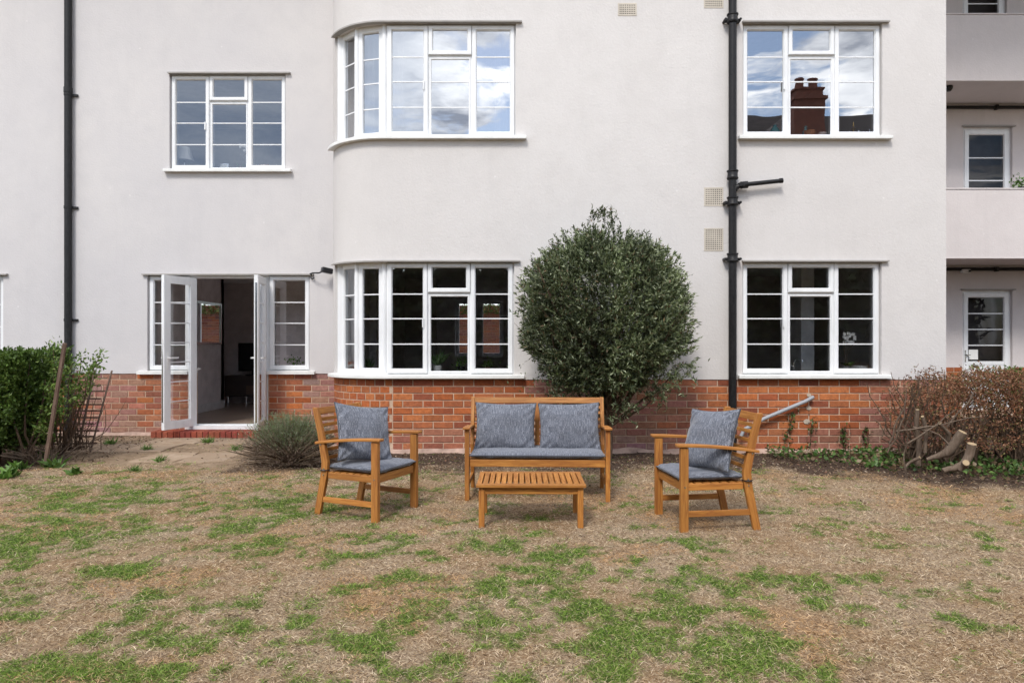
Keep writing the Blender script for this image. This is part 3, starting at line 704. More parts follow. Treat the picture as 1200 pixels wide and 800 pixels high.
# right-hand recessed stair wing with balconies ------------------
def RX(px): return (px-600)/F*YD
def RZ(py): return CH+(400-py)/F*YD
rd=[(RX(1128),RX(1186.5),.12,RZ(340)),(RX(1129),RX(1186.5),2.78,RZ(149)),(RX(1128),RX(1180),5.5,7.62)]
path_wall(rpath,XE,12,ZBR,ZTOP,rd,.25).build('recessed_wall',M_BALC,BL)
path_wall(rpath,XE,12,-.1,ZBR,rd[:1],.25,(),-.004).build('brick_base_mortar',M_MORTAR,BL)
for (ua,ub) in ((XE+.02,rd[0][0]-.01),(rd[0][1]+.01,12)):
    m=MB(); bricks(m,rpath,ua,ub,.03,ZBR-.003); m.build('brick_base',M_BRICK,BL)
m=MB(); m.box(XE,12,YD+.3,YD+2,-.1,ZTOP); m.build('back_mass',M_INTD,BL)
for k,(x0,x1,z0,z1) in enumerate(rd):
    M=T(rpath,x0,z0,.05); Wd=x1-x0; H=z1-z0
    fr=MB(); fr.ring(M,0,Wd,0,H,.05,-.07,0,.006); fo=fr.build('balcony_door' if k else 'back_door',M_UPVC,BL)
    lf=MB(); lf.ring(M,.04,Wd-.04,.03,H-.04,.085,-.05,.02,.012); gz0=.78 if k==0 else .45
    lf.box(.12,Wd-.12,-.04,.006,.11,gz0+.02,M); lf.box(.12,Wd-.12,-.045,.012,gz0,gz0+.06,M)
    for q in range(1,4): gbar(lf,M,.12,Wd-.12,gz0+.06+(H-.125-gz0-.06)*q/4,-.008,.02)
    lf.build('door_leaf',M_UPVC,fo)
    g=MB(); pane(g,M,.12,Wd-.12,gz0+.04,H-.12,-.01); g.build('glass_pane',M_GLASSD,fo)
    hd=MB(); hd.box(.055,.075,.02,.03,gz0+.05,gz0+.25,M); hd.box(.055,.14,.04,.055,gz0+.16,gz0+.178,M); hd.box(.055,.072,.02,.055,gz0+.16,gz0+.178,M); hd.build('door_handle',M_STEEL,fo)
    if k==0:
        pp=MB(); pp.box(.14,.30,-.006,-.003,gz0+.09,gz0+.26,M); pp.build('paper_notice',M_PAPER,fo)
    sweep(rpath,x0-.03,x1+.03,z1,z1+.02,-.01,.05).build('drip_hood',M_HOOD,fo)
def by(py): return CH+(400-py)/F*YB
for (z0,z1) in ((by(303),by(222)),(by(95),by(17.5))):
    m=MB(); m.box(XE+.02,12,YB,YB+.13,z0,z1); bo=m.build('balcony',M_BALC,BL,bevel=.008)
    m=MB(); m.box(XE+.02,12,YB+.131,YD-.01,z0+.012,z0+.17); m.build('balcony_floor',M_BALC,bo)
    m=MB(); m.box(XE+.02,12,YB-.006,YB+.0,z0-.0,z0+.018); m.box(XE+.02,12,YB-.012,YB+.15,z1+.0005,z1+.022); m.build('coping',M_BALC,bo,bevel=.003)
# horizontal pipe under the soffits
for py in (303,95):
    z=by(py)-.055; m=MB(); m.tube([(XE+.03,YD-.04,z),(12,YD-.04,z)],.028,8)
    for x in (6.5,8.3,9.2): m.box(x-.02,x+.02,YD-.075,YD-.005,z-.04,z+.04)
    tag(m.build('waste_pipe',M_IRON,None,smooth=40),'black waste pipe under the %s balcony ceiling at the right edge'%('lower' if py==303 else 'upper'),'pipe')

# air bricks ------------------------------------------------------
for (px,py,w,h) in ((735,12,.22,.15),(836,3,.23,.15),(836,231,.225,.22),(836,281,.225,.27)):
    cx=xx(px); cz=zz(py); m=MB(); M=Matrix(((1,0,0,cx-w/2),(0,-1,0,D1-.012),(0,0,1,cz-h/2),(0,0,0,1)))
    nxh=9; nzh=max(5,int(h/.026)); mg=.014; pw=(w-2*mg)/nxh; ph=(h-2*mg)/nzh; t=pw*.28
    m.ring(M,0,w,0,h,mg,-.02,.004,.002)
    for i in range(nxh+1): m.box(mg+i*pw-t,mg+i*pw+t,-.015,.0025,mg*.9,h-mg*.9,M)
    for j in range(nzh+1): m.box(mg*.9,w-mg*.9,-.014,.0035,mg+j*ph-t,mg+j*ph+t,M)
    vo=m.build('air_brick',M_VENT,BL)
    d=MB(); d.box(.003,w-.003,.0004,.0012,.003,h-.003,M); d.build('vent_shade_sheet',M_DARK,vo)  # near-black sheet stands in for the shade inside the vent holes

# ------------------------------------------------------------------ drainpipes
def soil_pipe():
    x=xx(858.5,D1-.085); y=D1-.085
    t=thing('soil_pipe','glossy black cast iron soil pipe with collars and side branch on the front wall','drainpipe',(x,y,0))
    m=MB(); m.tube([(x,y,0),(x,y,ZTOP)],.046,14); m.build('pipe',M_IRON,t,smooth=40)
    for py in (22,205,236,302):
        z=zz(py,y); m=MB(); m.lathe([(.046,-.05),(.062,-.05),(.066,-.035),(.058,-.025),(.058,.03),(.066,.036),(.066,.05),(.047,.05)],(x,y,z),16)
        if py in (22,236,302):
            m.box(x-.095,x+.095,y-.0,y+.05,z-.03,z+.0)
            for s in (-1,1): m.tube([(x+s*.085,y-.03,z-.015),(x+s*.085,y+.09,z-.015)],.015,8)
        m.build('collar',M_IRON,t,smooth=40)
    z0=zz(217,y); x1=xx(917,y-.02); z1=zz(212,y)
    m=MB(); m.tube([(x,y-.0,z0-.10),(x+.035,y-.01,z0-.03),(x+.10,y-.01,z0),(x1,y-.01,z1)],[.035,.034,.026,.025],10)
    m.lathe([(.02,-.02),(.046,-.02),(.046,.02),(.02,.02)],(x+.10,y-.01,z0),12)
    m.tube([(x+.09,y-.01,z0-.004),(x+.17,y-.01,z0+.004)],.041,12)
    m.tube([(x1-.03,y-.01,z1-.002),(x1+.005,y-.01,z1+.002)],.030,10)
    m.build('branch_pipe',M_IRON,t,smooth=40)
soil_pipe()
def down_pipe():
    x=LX(83.5); y=D2-.07; t=thing('downpipe','slim matt black rainwater downpipe near the left edge of the rendered wall','drainpipe',(x,y,0))
    m=MB(); m.tube([(x,y,.02),(x,y,ZTOP)],.048,14); m.build('pipe',M_PLAS,t,smooth=40)
    for py in (113,244,375):
        z=LZ(py); m=MB(); m.lathe([(.049,-.018),(.053,-.018),(.053,.018),(.049,.018)],(x,y,z),14); m.bar((x+.03,y+.02,z),(x+.11,y+.05,z),.02,.03); m.bar((x-.02,y+.03,z),(x-.06,y+.05,z),.02,.03); m.build('bracket',M_PLAS,t)
    z=LZ(113)+.06; m=MB(); m.lathe([(.05,-.035),(.055,-.035),(.055,.035),(.05,.035)],(x,y,z),14); m.build('collar',M_PLAS,t)
down_pipe()
y=D1-.05; m=MB(); m.tube([W(953,465,y),W(944,470,y-.02),W(896,490,y-.03),W(872,503,y-.03),W(868,512,y-.03)],.022,10)
tag(m.build('overflow_pipe',M_GREYP,None,smooth=40),'grey plastic waste pipe slanting down the brick base behind the right chair','pipe')
# cement patches on the brick where old fixings were
for (px,py,s) in ((948,478,.034),(946,494,.040),(948,463,.026)):
    c=W(px,py,D1-.011); m=MB(); n=11; vs=[(c[0]+s*random.uniform(.7,1.15)*math.cos(k*6.283/n),c[1],c[2]+s*random.uniform(.6,1)*math.sin(k*6.283/n)) for k in range(n)]
    vs+=[(v[0],v[1]+.02,v[2]) for v in vs]; m.add(vs,[tuple(range(n))]+[(k,(k+1)%n,n+(k+1)%n,n+k) for k in range(n)]); m.build('cement_patch',M_CEM,BL)
# bracket with small black floodlight beside the corner
c=W(383,318,D2-.25)
t=thing('security_light','small black security light on a curled bracket beside the curved corner','wall light',(LX(378),D2-.05,LZ(320)))
m=MB(); bx,bz=LX(366),LZ(322); m.tube([(bx,D2-.02,bz),(bx,D2-.10,bz+.005),(bx+.05,D2-.14,bz+.012),(bx+.13,D2-.16,bz+.01),(bx+.2,D2-.17,bz+.03)],.010,6)
m.tube([(bx,D2-.03,bz),(bx-.015,D2-.04,bz-.04),(bx+.01,D2-.04,bz-.065),(bx+.035,D2-.04,bz-.045)],.007,6); m.build('bracket',M_PLAS,t,smooth=40)
m=MB(); m.bar((bx+.18,D2-.20,bz+.055),(bx+.31,D2-.12,bz+.03),.09,.075); m.build('lamp_housing',M_BLK,t,bevel=.015)
t=thing('bulkhead_light','small pale wall light above the ground floor back door at the right','wall light',(RX(1129),YD,RZ(318)))
m=MB(); x,z=RX(1129),RZ(318); m.box(x-.07,x+.07,YD-.09,YD-.013,z-.035,z+.03); m.build('lamp_body',M_POTW,t,bevel=.01)
m=MB(); m.box(x+.03,x+.06,YD-.11,YD-.09,z-.02,z+.015); m.build('sensor',M_BLK,t)
t=thing('dome_camera','small black dome camera under the upper balcony ceiling','camera',W(1112,102,YB+.25))
c=W(1112,102,YB+.25); m=MB(); m.lathe([(.03,-.07),(.055,-.03),(.06,.0),(.045,.02),(.045,.06)],c,12); m.build('housing',M_BLK,t,smooth=40)

# ------------------------------------------------------------------ garden furniture
def pillow(w,h,t,edge=.06,seed=0,n=40,pw=2.2,wr=.013):
    """soft cushion, local x width, z height, y thickness"""
    mb=MB(); ids={}
    def P(u,v,s):
        x=u*w/2*(1-edge*(1-v*v)*(abs(u)**2)); z=v*h/2*(1-edge*(1-u*u)*(abs(v)**2))
        th=(max(0,1-abs(u)**pw*1.0)*max(0,1-abs(v)**pw))**.48
        q=Vector((x*5+seed,z*5,s*3)); k=mnoise.noise(q)*wr*1.6+mnoise.noise(q*3.1)*wr*.8
        # gathered creases running in from corners
        c=max(0,abs(u)+abs(v)-1.15); k+=c*wr*2.2*math.sin((u*13-v*11)*1.5+seed)
        y=s*(t/2*th+(k if th>0 else 0)*min(1,th*1.5))
        return (x,y,z)
    for s in (1,-1):
        for i in range(n+1):
            for j in range(n+1):
                u=-1+2*i/n; v=-1+2*j/n; u=math.sin(u*math.pi/2); v=math.sin(v*math.pi/2)
                onb=i in(0,n) or j in(0,n)
                key=(i,j,0 if onb else s)
                if key in ids: continue
                ids[key]=len(mb.v); mb.v.append(P(u,v,s))
    def idx(i,j,s): return ids[(i,j,0)] if (i in(0,n) or j in(0,n)) else ids[(i,j,s)]
    for s in (1,-1):
        for i in range(n):
            for j in range(n):
                q=[idx(i,j,s),idx(i+1,j,s),idx(i+1,j+1,s),idx(i,j+1,s)]
                f=tuple(q if s<0 else q[::-1]); mb.f.append(f); mb.c.append(None)
                mb.uv.append([(mb.v[k][0],mb.v[k][2]) for k in f])
    bd=[P(math.sin(t*math.pi/2),-1,1) for t in np.linspace(-1,1,25)]+[P(1,math.sin(t*math.pi/2),1) for t in np.linspace(-1,1,25)[1:]]
    bd+=[P(-math.sin(t*math.pi/2),1,1) for t in np.linspace(-1,1,25)[1:]]+[P(-1,-math.sin(t*math.pi/2),1) for t in np.linspace(-1,1,25)[1:]]
    mb.border=bd
    return mb
def xform(mb,M):
    mb.v=[tuple(M@Vector(p)) for p in mb.v]; return mb
def seat_frame_parts(Wc,root,nseat,screws=True):
    """Wc = centre to centre leg spacing. local: front = -y. rear knee y=.20, front leg y=-.25"""
    FY=-.25; KY=.20; hx=Wc/2; ZS=.335
    for s in (-1,1):
        m=MB(); m.bar((s*hx,FY,0),(s*hx,FY,.578),.036,.056,(0,1,0)); m.build('front_leg',M_WOOD,root,bevel=.004)
        # bent rear leg running up into the back post
        m=MB(); pts=[(KY+.075,0),(KY+.01,.30),(KY+.0,.40),(KY+.045,.62),(KY+.095,.805)]; wd=.052; th=.032
        vs=[];fs=[]
        for i,(py,pz) in enumerate(pts):
            ww=wd*(1,1.12,1.1,.95,.8)[i]
            for (dx,dy) in ((-th/2,-ww/2),(th/2,-ww/2),(th/2,ww/2),(-th/2,ww/2)): vs.append((s*hx+dx,py+dy,pz))
        uvs=[]; ox=random.random()*40
        for i in range(len(pts)-1):
            for k in range(4):
                k2=(k+1)%4; fs.append((i*4+k,i*4+k2,(i+1)*4+k2,(i+1)*4+k)); a,b=pts[i][1],pts[i+1][1]
                uvs.append([(ox+a,k*.05),(ox+a,k*.05+.04),(ox+b,k*.05+.04),(ox+b,k*.05)])
        fs+=[(3,2,1,0),tuple((len(pts)-1)*4+k for k in range(4))]; uvs+=[[(ox,0),(ox+.03,0),(ox+.03,.05),(ox,.05)]]*2
        m.add(vs,fs,uvs); m.build('rear_leg',M_WOOD,root,bevel=.004)
        m=MB(); m.bar((s*(hx-.002),FY+.026,ZS-.028),(s*(hx-.002),KY-.028,ZS-.028),.022,.045); m.build('side_rail',M_WOOD,root,bevel=.003)
        m=MB(); m.bar((s*hx,FY+.026,.125),(s*hx,KY+.03,.125),.020,.040); m.build('stretcher',M_WOOD,root,bevel=.003)
        # armrest: gently bowed board
        m=MB(); n=8; vs=[];fs=[];uvs=[]; L=.60; ox=random.random()*30
        for i in range(n+1):
            f=i/n; yy=FY-.055+f*(KY+.085-FY+.055); zt=.604-.012*f-.040*f*f; hw=.030-.006*f
            cx=s*(hx+.002)
            for (dx,dz) in ((-hw,-.020),(hw,-.020),(hw,0),(-hw,0)): vs.append((cx+dx,yy,zt+dz))
        for i in range(n):
            for k in range(4):
                k2=(k+1)%4; fs.append((i*4+k,i*4+k2,(i+1)*4+k2,(i+1)*4+k)); a=ox+i*L/n; b=ox+(i+1)*L/n
                uvs.append([(a,k*.07),(a,k*.07+.05),(b,k*.07+.05),(b,k*.07)])
        fs+=[(3,2,1,0),tuple(n*4+k for k in range(4))]; uvs+=[[(ox,0),(ox+.02,0),(ox+.02,.06),(ox,.06)]]*2
        m.add(vs,fs,uvs); m.build('armrest',M_WOOD,root,bevel=.005)
        if screws:
            m=MB()
            for (yy,zz_) in ((FY,.31),(KY+.008,.31),(KY+.005,.355),(KY+.035,.53)):
                m.tube([(s*(hx+.016),yy,zz_),(s*(hx+.0205),yy,zz_)],.006,8)
            m.build('screw_heads',M_STEEL,root)
    m=MB(); m.bar((-hx+.02,FY+.004,ZS-.028),(hx-.02,FY+.004,ZS-.028),.024,.058); m.build('front_rail',M_WOOD,root,bevel=.003)
    m=MB(); m.bar((-hx+.016,KY,ZS-.028),(hx-.016,KY,ZS-.028),.024,.045); m.build('rear_rail',M_WOOD,root,bevel=.003)
    m=MB()
    for k in range(7):
        yy=FY+.05+k*.062; m.bar((-hx+.012,yy,ZS-.010),(hx-.012,yy,ZS-.010),.045,.014)
    m.build('seat_slats',M_WOOD,root,bevel=.002)
    def back(z): return KY+.0+(z-.40)/.405*.095
    m=MB(); m.bar((-hx+.012,back(.775),.775),(hx-.012,back(.775),.775),.020,.052,(0,.25,1)); m.build('top_rail',M_WOOD,root,bevel=.003)
    m=MB()
    for z in (.43,.49,.55,.61,.67,.715): m.bar((-hx+.012,back(z),z),(hx-.012,back(z),z),.012,.026,(0,.25,1))
    m.build('back_slats',M_WOOD,root,bevel=.002)
    if nseat==2:
        m=MB(); m.bar((0,KY-.006,.33),(0,back(.76)-.018,.76),.038,.02,(0,1,0)); m.build('back_post',M_WOOD,root,bevel=.003)
def seat_cushion(Wc,seed):
    mb=pillow(Wc+.0,.47,.055,.01,seed,26,9.0,.004)
    return xform(mb,Matrix.Translation((0,-.035,.367))@Matrix.Rotation(R(90),4,'X'))
def tie(x,y,z,root):
    m=MB(); m.lathe([(.035,-.004),(.038,0),(.035,.004)],(x,y,z),10); 
    return m.build('cushion_tie',M_BLK,root)
def garden_chair(label,loc,rz,Wc,first=None):
    t=thing('garden_chair',label,'chair',loc,rz,'slatted garden armchairs either side of the table',world=False)
    if first is None: seat_frame_parts(Wc,t,1)
    else:
        for ch in list(first.children):
            if ch.name.startswith(('cushion','seat_cushion')): continue
            c=ch.copy(); COL.objects.link(c); c.parent=t
    return t
A=garden_chair('wooden armchair left of the bench, facing right, open-arm slatted frame',(0,0,0),R(65),.505)
# centre of each chair from its foot positions
ca=Vector((-1.10,5.36)); A.location=(ca.x,ca.y,0)
B=garden_chair('wooden armchair right of the bench, facing left in front of the black pipe',(0,0,0),R(-82.3),.53,A)
B.location=(1.385,5.05,0)
for t in (A,B):
    for s in (-1,1): tie(s*.2525,.205,.345,t)
def cushion_obj(name,mb,root,label,cat,group,M):
    # a cushion rests on the chair: its own thing, placed in world space
    W_=Matrix.Translation(root.location)@Matrix.Rotation(root.rotation_euler[2],4,'Z')@M
    o=mb.build(name,M_FAB,None,smooth=60); o.matrix_world=W_; pm=MB(); pm.tube(mb.border,.0045,6); pm.build('piping',M_FABD,o,smooth=60); tag(o,label,cat,group); return o
gs='flat grey seat cushions'; gb_='grey scatter cushions leaning on the backrests'
cushion_obj('seat_cushion',pillow(.475,.47,.052,.01,3,26,9.0,.004),A,'flat grey seat cushion on the left armchair','cushion',gs,Matrix.Translation((0,-.04,.366))@Matrix.Rotation(R(90),4,'X'))
cushion_obj('seat_cushion',pillow(.475,.47,.052,.01,8,26,9.0,.004),B,'flat grey seat cushion on the right armchair','cushion',gs,Matrix.Translation((0,-.04,.366))@Matrix.Rotation(R(90),4,'X'))
cushion_obj('back_cushion',pillow(.47,.45,.16,.10,13),A,'blue-grey cushion tilted on one corner in the left armchair','cushion',gb_,Matrix.Translation((-.01,.035,.60))@Matrix.Rotation(R(-20),4,'Z')@Matrix.Rotation(R(-22),4,'X')@Matrix.Rotation(R(9),4,'Y'))
cushion_obj('back_cushion',pillow(.47,.45,.16,.10,23),B,'blue-grey cushion propped upright in the right armchair','cushion',gb_,Matrix.Translation((.03,.03,.60))@Matrix.Rotation(R(20),4,'Z')@Matrix.Rotation(R(-20),4,'X')@Matrix.Rotation(R(-5),4,'Y'))
S=thing('garden_bench','two-seat wooden garden bench with grey cushions against the wall','bench',(.215,5.96,0),R(-2.0),world=False)
seat_frame_parts(1.146,S,2)
cushion_obj('seat_cushion',pillow(1.10,.47,.058,.008,31,30,9.0,.004),S,'long grey seat cushion across the two-seat bench','cushion',gs,Matrix.Translation((0,-.04,.370))@Matrix.Rotation(R(90),4,'X'))
cushion_obj('back_cushion',pillow(.525,.42,.17,.075,41),S,'blue-grey cushion on the left half of the bench','cushion',gb_,Matrix.Translation((-.275,.06,.565))@Matrix.Rotation(R(-16),4,'X')@Matrix.Rotation(R(.8),4,'Y'))
cushion_obj('back_cushion',pillow(.525,.42,.17,.075,57),S,'blue-grey cushion on the right half of the bench','cushion',gb_,Matrix.Translation((.275,.06,.563))@Matrix.Rotation(R(-15),4,'X')@Matrix.Rotation(R(-1.2),4,'Y'))
# coffee table
Tt=thing('coffee_table','low slatted wooden coffee table standing in front of the bench','table',(.135,5.10,0),R(-.6),world=False)
tw,td,zh=.765,.50,.308
m=MB(); 
for s in (-1,1):
    m.bar((-tw/2,s*(td/2-.025),zh-.011),(tw/2,s*(td/2-.025),zh-.011),.05,.022)
m.build('table_rails',M_WOOD,Tt,bevel=.003)
m=MB(); n=18
for k in range(n):
    x=-tw/2+.02+(tw-.04)*k/(n-1); m.bar((x,-td/2+.052,zh-.010),(x,td/2-.052,zh-.010),(tw-.04)/(n-1)-.010,.018)
m.build('table_slats',M_WOOD,Tt,bevel=.002)
for sx in (-1,1):
    for sy in (-1,1):
        m=MB(); m.bar((sx*.345,sy*.208,0),(sx*.345,sy*.208,zh-.0225),.040,.040,(0,1,0)); m.build('leg',M_WOOD,Tt,bevel=.003)
for sy in (-1,1):
    m=MB(); m.bar((-.326,sy*.208,zh-.048),(.326,sy*.208,zh-.048),.018,.048); m.build('apron',M_WOOD,Tt,bevel=.002)
for sx in (-1,1):
    m=MB(); m.bar((sx*.345,-.188,zh-.048),(sx*.345,.188,zh-.048),.018,.048); m.build('apron',M_WOOD,Tt,bevel=.002)

# ------------------------------------------------------------------ plants
def leafmesh(name,P,D,L,Wd,cols,mat,parent=None,loc=None,fold=.25):
    """P base points (n,3), D unit directions, L length, Wd width: pointed leaves of two bent quads"""
    n=len(P); D=D/(np.linalg.norm(D,axis=1)[:,None]+1e-9)
    r=RNG.normal(size=(n,3)); S=np.cross(D,r); S/=np.linalg.norm(S,axis=1)[:,None]+1e-9; U=np.cross(S,D)
    L=L[:,None]; w=Wd[:,None]
    m1=P+D*L*.45+U*L*.05
    tip=P+D*L-U*L*.10
    V=np.stack([P,m1+S*w/2+U*w*fold,tip,m1-S*w/2+U*w*fold,m1],1).reshape(-1,3)
    b=np.arange(n)*5
    Fq=np.concatenate([np.stack([b,b+1,b+2,b+4],-1),np.stack([b,b+4,b+2,b+3],-1)],0)
    return npmesh(name,V,Fq,mat,np.concatenate([cols,cols],0),parent,loc)
def rdir(n): 
    d=RNG.normal(size=(n,3)); return d/np.linalg.norm(d,axis=1)[:,None]
def shoots(tips,dirs,k,slen,spread,jit=.5):
    """expand shoots into leaves along a stem"""
    n=len(tips); t=RNG.random((n,k)); P=tips[:,None,:]-dirs[:,None,:]*(slen*(1-t))[:,:,None]
    D=dirs[:,None,:]*(1-jit*.4)+RNG.normal(size=(n,k,3))*spread
    return P.reshape(-1,3),D.reshape(-1,3),np.repeat(np.arange(n),k)
def branches(mb,base,tips,r0,seg=5,wob=.06,sag=0.0,r1=.003):
    for i,tp in enumerate(tips):
        b=Vector(base) if not isinstance(base,list) else Vector(base[i%len(base)]); t=Vector(tp); pts=[];rs=[]
        for k in range(seg+1):
            f=k/seg; p=b.lerp(t,f); w=wob*math.sin(f*math.pi)
            p+=Vector((mnoise.noise(p*4+Vector((i,0,0))),mnoise.noise(p*4+Vector((0,i,3))),mnoise.noise(p*4+Vector((7,0,i)))))*w*2; p.z-=sag*math.sin(f*math.pi)
            pts.append(p); rs.append(r0*(1-f)**.8+r1)
        mb.tube(pts,rs,5)
# --- the big clipped shrub against the wall
def big_shrub():
    Yc=7.55; cx=xx(708,Yc); cz=zz(368,Yc); rx,ry,rz=.92,.56,.92
    t=thing('round_shrub','large rounded dark olive green shrub on bare stems against the rendered wall','shrub',(xx(712,7.75),7.72,0))
    n=10500; d=rdir(n); 
    rad=.50+.52*RNG.random(n)**.5
    wob=(np.abs(d[:,0])**2.5+np.abs(d[:,1])**2.5+np.abs(d[:,2])**2.5)**(-1/2.5)*.955*(1+.13*(np.array([mnoise.noise(Vector(q)*2.3) for q in d])))+.05*np.array([mnoise.noise(Vector(q)*6+Vector((3,1,4))) for q in d])
    P=d*(rad*wob)[:,None]*np.array([rx,ry,rz])+np.array([cx,Yc,cz])
    # pear shape: narrower towards the bottom, a slight crest on top
    f=np.clip((cz-.38-P[:,2])/.75,0,1); P[:,0]=cx+(P[:,0]-cx)*(1-.42*f**1.7)-f*.03
    top=np.clip((P[:,2]-(cz+.75))/.3,0,1)
    keep=(RNG.random(n)>f*.82)&((d[:,1]<.45)|(RNG.random(n)<.35))&(P[:,1]<8.12); P=P[keep]; d=d[keep]; top=top[keep]; gp_=np.array([mnoise.noise(Vector(q)*4.2+Vector((5,2,8))) for q in P]); keep=RNG.random(len(P))<np.clip(1.0+gp_*1.9,.38,1); P=P[keep]; d=d[keep]; top=top[keep]
    out=d*np.array([.9,.8,.7])+np.array([0,-.1,.55]); out/=np.linalg.norm(out,axis=1)[:,None]
    # stray shoots standing proud of the outline
    ns=260; ds=rdir(ns); ds[:,2]=np.abs(ds[:,2])*.9+.0; ds[:,1]=-abs(ds[:,1])*.6
    ds/=np.linalg.norm(ds,axis=1)[:,None]
    Ps=ds*np.array([rx,ry,rz])*(1.0+.11*RNG.random(ns)[:,None])+np.array([cx,Yc,cz]); 
    crest=np.array([[cx-.05+.08*RNG.normal(),Yc-.1,cz+1.06+.09*RNG.random()] for _ in range(22)])
    side=np.array([[cx+.93+.08*RNG.random(),Yc-.1,cz-.05-.35*RNG.random()] for _ in range(20)])
    lim=[]
    for (a_,b_) in ((800,432),(782,455),(760,440),(650,440),(668,462),(790,440),(655,455),(770,462),(690,480),(730,478)):
        q=W(a_,b_,7.48); lim+= [[q[0]+.07*RNG.normal(),q[1]+.05*RNG.normal(),q[2]+.06*RNG.normal()] for _ in range(20)]
    lim=np.array(lim); P=np.concatenate([P,lim]); d_=RNG.normal(size=lim.shape)+np.array([0,-.3,.6]); out=np.concatenate([out,d_/np.linalg.norm(d_,axis=1)[:,None]])
    P=np.concatenate([P,Ps,crest,side]); out=np.concatenate([out,ds+np.array([0,0,.5]),np.tile([[.05,0,1.]],(22,1))+RNG.normal(size=(22,3))*.25,np.tile([[.9,-.1,.3]],(20,1))+RNG.normal(size=(20,3))*.2])
    out/=np.linalg.norm(out,axis=1)[:,None]
    LP,LD,si=shoots(P,out,12,.13,.55)
    m_=len(LP)
    cl=np.array([fbm(np.array([a*3.5]),np.array([b*3.5+c]),2,71)[0] for a,b,c in P])[si]
    base=pal(m_,[(.082,.105,.046),(.115,.145,.062),(.055,.075,.034),(.17,.20,.10),(.31,.345,.22),(.13,.16,.072),(.035,.05,.024)])
    col=base*(.72+.75*np.clip((cl-.3)/.4,0,1))[:,None]
    dead=RNG.random(m_)<.03; col[dead]=np.array([.20,.13,.07])
    leafmesh('crown',LP,LD,.034+.028*RNG.random(m_),.010+.007*RNG.random(m_),col,M_LEAF,t)
    # inner dark twig mass + visible stems at the bottom
    mb=MB(); base=(xx(709,7.75),7.74,-.02)
    fork=[(base[0]-.02,7.72,.42),(base[0]+.05,7.74,.36),(base[0],7.7,.5)]
    mb.tube([base,(base[0]+.015,7.735,.25),fork[0]],[.045,.035,.026],8); mb.tube([(base[0]+.04,7.75,-.02),(base[0]+.06,7.74,.2),fork[1]],[.035,.03,.022],8); mb.tube([base,(base[0]-.01,7.73,.2),fork[2]],[.03,.028,.022],7)
    tips=[]
    for k in range(46):
        a=random.uniform(-1,1); tips.append((cx+a*.85,Yc+random.uniform(-.4,.35),cz-.65+random.uniform(0,.95)+abs(a)*.15))
    branches(mb,[f for f in fork],tips,.014,6,.07)
    # two longer side limbs to the right, as in the picture
    branches(mb,[fork[1]],[W(800,432,7.5),W(782,455,7.45),W(760,440,7.5)],.017,7,.05)
    branches(mb,[fork[2]],[W(650,440,7.5),W(668,462,7.4)],.013,6,.05)
    tw=[]
    for k in range(150):
        i=random.randrange(46); tp=Vector(tips[i]); tw.append((tuple(tp.lerp(Vector(fork[0]),random.uniform(.1,.5))),tuple(tp+Vector((random.uniform(-.25,.25),random.uniform(-.2,.2),random.uniform(-.1,.25))))))
    for a,b in tw: branches(mb,a,[b],.006,3,.03,0,.0015)
    mb.build('trunk',M_BARK,t,smooth=60)
    # yellow-green basal leaves
    n=900; Pb=np.stack([cx-.12+RNG.normal(size=n)*.33,7.45+RNG.normal(size=n)*.13,.92+RNG.normal(size=n)*.14],-1); Pb=Pb[Pb[:,1]<8.1]; n=len(Pb)
    leafmesh('basal_shoots',Pb,rdir(n)+np.array([0,-.2,.4]),.028+.03*RNG.random(n),.009+.006*RNG.random(n),pal(n,[(.09,.13,.03),(.06,.10,.025),(.05,.08,.03),(.14,.16,.06)]),M_LEAF,t)
big_shrub()
# --- lavender / woody subshrub left of the left chair
def lavender():
    c=G(333,548); cx,cy=c[0]+.02,7.35; t=thing('lavender_bush','low straggly lavender bush, brown below and grey-green on top, beside the doorstep','bush',(cx,cy,0))
    n=2600; th=RNG.random(n)*2*np.pi; el=RNG.random(n)**.8*1.45; L=.40+.16*RNG.random(n)
    D=np.stack([np.cos(th)*np.cos(el)*1.15,np.sin(th)*np.cos(el)*.8,np.sin(el)],-1)
    base=np.stack([cx+RNG.normal(size=n)*.05,cy+RNG.normal(size=n)*.05,np.full(n,.02)],-1)
    tip=base+D*L[:,None]*np.array([1.05,1,1.0]); tip[:,2]=np.maximum(tip[:,2],.03)
    # stems
    S=np.cross(D,rdir(n)); S/=np.linalg.norm(S,axis=1)[:,None]; w=.0022
    mid=(base+tip)/2+np.array([0,0,1])*(.03*RNG.random(n)-.0)[:,None]
    V=np.stack([base-S*w,base+S*w,mid+S*w,tip+S*w*.5,mid-S*w],1).reshape(-1,3); b=np.arange(n)*5
    npmesh('stems',V,np.stack([b,b+1,b+2,b+3,b+4],-1),M_DRY,pal(n,[(.22,.16,.11),(.13,.09,.065),(.30,.24,.17),(.09,.06,.045)]),t)
    hi=np.clip((D[:,2]-.50)/.35,0,1)
    k=12; tt=.45+.55*RNG.random((n,k)); P=base[:,None,:]*(1-tt)[:,:,None]+tip[:,None,:]*tt[:,:,None]; P=P.reshape(-1,3)
    h2=np.repeat(hi,k); DD=np.repeat(D,k,0)+RNG.normal(size=(n*k,3))*.45
    isg=RNG.random(n*k)<h2*.95
    g=pal(n*k,[(.15,.20,.10),(.21,.26,.15),(.11,.16,.06),(.27,.31,.20),(.16,.22,.07)]); d=pal(n*k,[(.25,.18,.13),(.15,.10,.075),(.36,.28,.21),(.11,.075,.06)])
    col=np.where(isg[:,None],g,d)
    kp=isg|(RNG.random(n*k)<.55)
    m_=kp.sum(); leafmesh('foliage',P[kp],DD[kp],.018+.02*RNG.random(m_),.0035+.002*RNG.random(m_),col[kp],M_LEAF,t)
